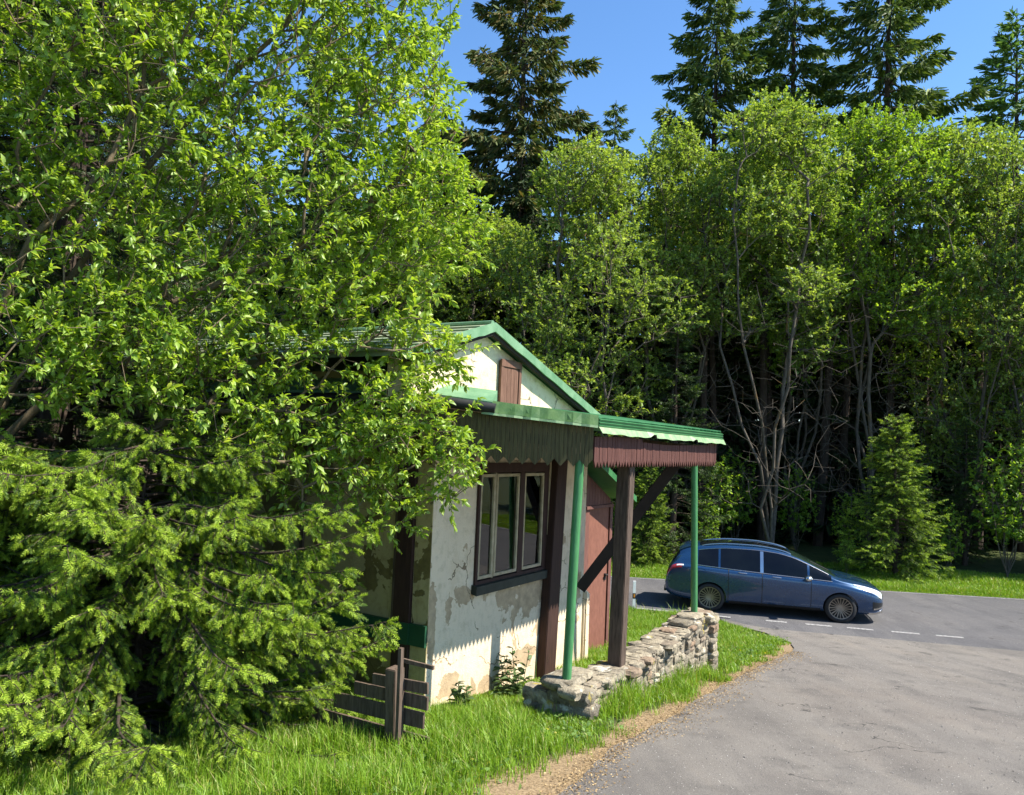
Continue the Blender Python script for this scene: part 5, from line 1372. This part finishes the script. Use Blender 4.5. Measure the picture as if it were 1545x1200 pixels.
# window chrome line, roof rail
for sd in (-1, 1):
    mb = MB()
    x = np.linspace(-.18, -3.16, 40); p = surf(x, np.full(40, 6.04), sd) + snorm(x, np.full(40, 6.04), sd) * .006
    mb.tube([Vector(q) for q in p], .008, 6)
    x = np.linspace(-.25, -3.12, 40); p = surf(x, np.full(40, 7.95), sd) + snorm(x, np.full(40, 7.95), sd) * .004
    mb.tube([Vector(q) for q in p], .006, 6); mb.build('chrome_strip', M['chrome'], CAR, smooth=True)
    mb = MB(); x = np.linspace(-1.05, -3.05, 24); p = surf(x, np.full(24, 9.0), sd); p[:, 2] += .035 * np.sin(np.linspace(0, PI, 24)) ** .4
    mb.tube([Vector(q) for q in p], .016, 8); mb.build('roof_rail', M['chrome'], CAR, smooth=True)
# doors and handles
for xa, xb in ((-.64, -1.68), (-1.70, -2.43)):
    for sd in (-1, 1):
        d = patch('door', M['paint_blue'], np.linspace(xa, xb, 16), 2.7, 5.96, .003, sides=(sd,), m=16)
        hx = xb + .30; p = surf(hx, 5.35, sd); mb = MB(); mb.tube([Vector(p) + Vector((-.09, sd * .012, .006)), Vector(p) + Vector((0, sd * .032, .002)), Vector(p) + Vector((.10, sd * .012, -.006))], [.012, .017, .012], 8)
        h = mb.build('handle', M['chrome'], d, smooth=True)
for xg in (-.632, -1.690, -2.438):
    patch('door_seam', M['black'], np.linspace(xg + .007, xg - .007, 3), 2.7, 5.95, .0045)
patch('bonnet_seam', M['black'], np.linspace(.80, -.02, 14), 8.02, 8.10, .003, m=3)
patch('fuel_flap', M['paint_blue'], np.linspace(-3.02, -3.2, 4), 4.85, 5.5, .004, sides=(-1,), m=5)
# sill strip
patch('sill', M['black'], np.linspace(-.42, -2.42, 10), 2.0, 2.6, .006)
# lamps
x = np.linspace(.26, .88, 12); t = (x - .26) / .62
hl = patch('headlight', M['lamp_clear'], x, 6.5 - 1.25 * t, 6.75 + .75 * t ** .7, .008, m=8)
patch('headlight_bezel', M['chrome'], x[3:], 5.15 + .75 * (1 - t[3:]), 5.4 + .75 * (1 - t[3:]), .012, m=4)
x = np.linspace(-3.50, -3.84, 8); patch('tail_light', M['lamp_red'], x, 4.9, 5.9 + .3 * np.linspace(0, 1, 8), .008, m=8)
x = np.linspace(-3.46, -3.62, 6); patch('tail_light', M['lamp_clear'], x, 5.3, 5.75, .011, m=5)
patch('fog_lamp', M['black'], np.linspace(.68, .91, 8), 3.0, 3.9, .006, m=6)
patch('fog_lamp_trim', M['chrome'], np.linspace(.70, .90, 6), 3.0, 3.2, .012, m=3)
patch('front_lip', M['chrome'], np.linspace(.60, .92, 8), 2.05, 2.5, .010, m=4)
mb = MB(); mb.box((.928, -.44, .45), (.936, .44, .67)); gr = mb.build('grille', M['black'], CAR)
mb = MB()
for k in range(5): mb.box((.936, -.43, .47 + k * .042), (.941, .43, .482 + k * .042))
mb.build('grille_bar', M['chrome'], gr)
mb = MB(); mb.box((.942, -.26, .36), (.955, .26, .47)); mb.build('number_plate', M['plate'], CAR)
mb = MB(); mb.box((.926, -.48, .29), (.934, .48, .35)); mb.build('air_intake', M['black'], CAR)
mb = MB(); mb.tube([(.90, -.62, .27), (.955, -.4, .265), (.965, 0, .265), (.955, .4, .265), (.90, .62, .27)], .018, 8); mb.build('bumper_trim', M['chrome'], CAR, smooth=True)
mb = MB(); mb.tube([(-3.885, -.6, .38), (-3.90, 0, .38), (-3.885, .6, .38)], .03, 8); mb.build('rear_bumper', M['black'], CAR, smooth=True)
patch('spoiler', M['paint_blue'], np.linspace(-3.28, -3.56, 6), 9.0, 11, .03)
# wipers: one thin black rod on the glass
mb = MB(); p = surf(np.array([-.18, -.62]), np.array([10.4, 9.6]), -1) + np.array([0, 0, .02]); mb.tube([Vector(p[0]), Vector(p[1])], .008, 6); mb.build('wiper', M['black'], CAR)
# mirrors
for sd in (-1, 1):
    mb = MB(); c = Vector((-.72, sd * 1.03, 1.0)); nU, nV = 10, 14
    for i in range(nU + 1):
        for j in range(nV):
            a = PI * i / nU; b = 2 * PI * j / nV
            q_ = Vector((math.cos(b) * math.sin(a) * .075 + (.03 if math.cos(b) > 0 else 0) * math.sin(a), math.cos(a) * .13, math.sin(b) * math.sin(a) * .075)); mb.v.append(tuple(c + q_))
    for i in range(nU):
        for j in range(nV): mb.f.append((i * nV + j, i * nV + (j + 1) % nV, (i + 1) * nV + (j + 1) % nV, (i + 1) * nV + j)); mb.m.append(0)
    mr = mb.build('mirror', M['chrome'], CAR, smooth=True)
    mb = MB(); mb.beam((-.68, sd * .86, .965), (-.71, sd * 1.0, .965), .05, .03); mb.build('mirror_arm', M['black'], mr)
# wheels
def lathe(mb, prof, cx, cz, sd, k=40, m=0):
    b = len(mb.v); n = len(prof)
    for (r_, y) in prof:
        for j in range(k): a = 2 * PI * j / k; mb.v.append((cx + r_ * math.cos(a), sd * y, cz + r_ * math.sin(a)))
    for i in range(n - 1):
        for j in range(k): mb.f.append((b + i * k + j, b + i * k + (j + 1) % k, b + (i + 1) * k + (j + 1) % k, b + (i + 1) * k + j)); mb.m.append(m)
for x in (0, -2.85):
    for sd in (-1, 1):
        wh = MB(); lathe(wh, [(.02, .80), (.10, .80), (.20, .81), (.245, .83)], x, .335, sd); wh = wh.build('wheel', M['black'], CAR)
        mb = MB(); lathe(mb, [(.24, .70), (.25, .905), (.275, .925), (.315, .92), (.335, .90), (.337, .80), (.335, .70), (.30, .68)], x, .335, sd); mb.build('tyre', M['tyre'], wh, smooth=True)
        mb = MB(); lathe(mb, [(.232, .86), (.236, .905), (.252, .907), (.252, .86)], x, .335, sd); lathe(mb, [(.0, .885), (.035, .882), (.045, .86)], x, .335, sd, 16)
        for k in range(20):
            a = 2 * PI * k / 20 + .1; a2 = a + .22
            p = Vector((x + .035 * math.cos(a), sd * .872, .335 + .035 * math.sin(a))); q_ = Vector((x + .24 * math.cos(a2), sd * .893, .335 + .24 * math.sin(a2)))
            mb.beam(p, q_, .016 + .006 * (k % 2), .02, up=(0, 1, 0))
        mb.build('rim', M['alloy'], wh)

# ------------------------------------------------------------------ sky, sun, camera
EL, BEAR = 52.0, 101.0
wd = bpy.data.worlds.new("World"); SC.world = wd; wd.use_nodes = True
nt = wd.node_tree; bg = nt.nodes["Background"]
sk = nt.nodes.new("ShaderNodeTexSky"); sk.sky_type = 'NISHITA'; sk.sun_disc = False
sk.sun_elevation = math.radians(EL); sk.sun_rotation = math.radians(BEAR)
sk.altitude = 900; sk.air_density = 1.0; sk.dust_density = 0.4; sk.ozone_density = 3.0
hs = nt.nodes.new('ShaderNodeHueSaturation'); hs.inputs['Saturation'].default_value = 1.15; hs.inputs['Value'].default_value = 1.15
nt.links.new(sk.outputs[0], hs.inputs['Color']); nt.links.new(hs.outputs[0], bg.inputs[0]); bg.inputs[1].default_value = 0.105
sun = bpy.data.lights.new("sun", 'SUN'); sun.energy = 5.0; sun.angle = math.radians(0.53); sun.color = (1.0, 0.95, 0.86)
so = bpy.data.objects.new("sun", sun); COL.objects.link(so)
e_, b_ = math.radians(EL), math.radians(BEAR)
to_sun = Vector((math.cos(e_) * math.sin(b_), math.cos(e_) * math.cos(b_), math.sin(e_)))
so.rotation_euler = to_sun.to_track_quat('Z', 'Y').to_euler(); so.location = (20, -5, 30)

cam = bpy.data.cameras.new("camera"); co = bpy.data.objects.new("camera", cam); COL.objects.link(co); SC.camera = co
F_PX, H0, HY0, RHO = 1180.0, 3.6, 668.0, 0.042
cam.sensor_fit = 'HORIZONTAL'; cam.sensor_width = 36.0; cam.lens = 36.0 * F_PX / 1545.0
cam.clip_start = 0.05; cam.clip_end = 3000
p_ = math.atan((HY0 - 600) / F_PX)
U0 = Vector((0, -math.sin(p_), math.cos(p_))); FW = Vector((0, math.cos(p_), math.sin(p_))); R0 = Vector((1, 0, 0))
Xc = R0 * math.cos(RHO) + U0 * math.sin(RHO); Yc = -R0 * math.sin(RHO) + U0 * math.cos(RHO)
mt = Matrix(((Xc.x, Yc.x, -FW.x, 0), (Xc.y, Yc.y, -FW.y, 0), (Xc.z, Yc.z, -FW.z, H0), (0, 0, 0, 1)))
co.matrix_world = mt
SC.view_settings.view_transform = 'Standard'; SC.view_settings.look = 'None'; SC.view_settings.gamma = 1.0
SC.view_settings.exposure = 1.2
SC.cycles.max_bounces = 8; SC.cycles.diffuse_bounces = 3; SC.cycles.glossy_bounces = 3; SC.cycles.transmission_bounces = 5; SC.cycles.transparent_max_bounces = 6
SC.cycles.use_denoising = True
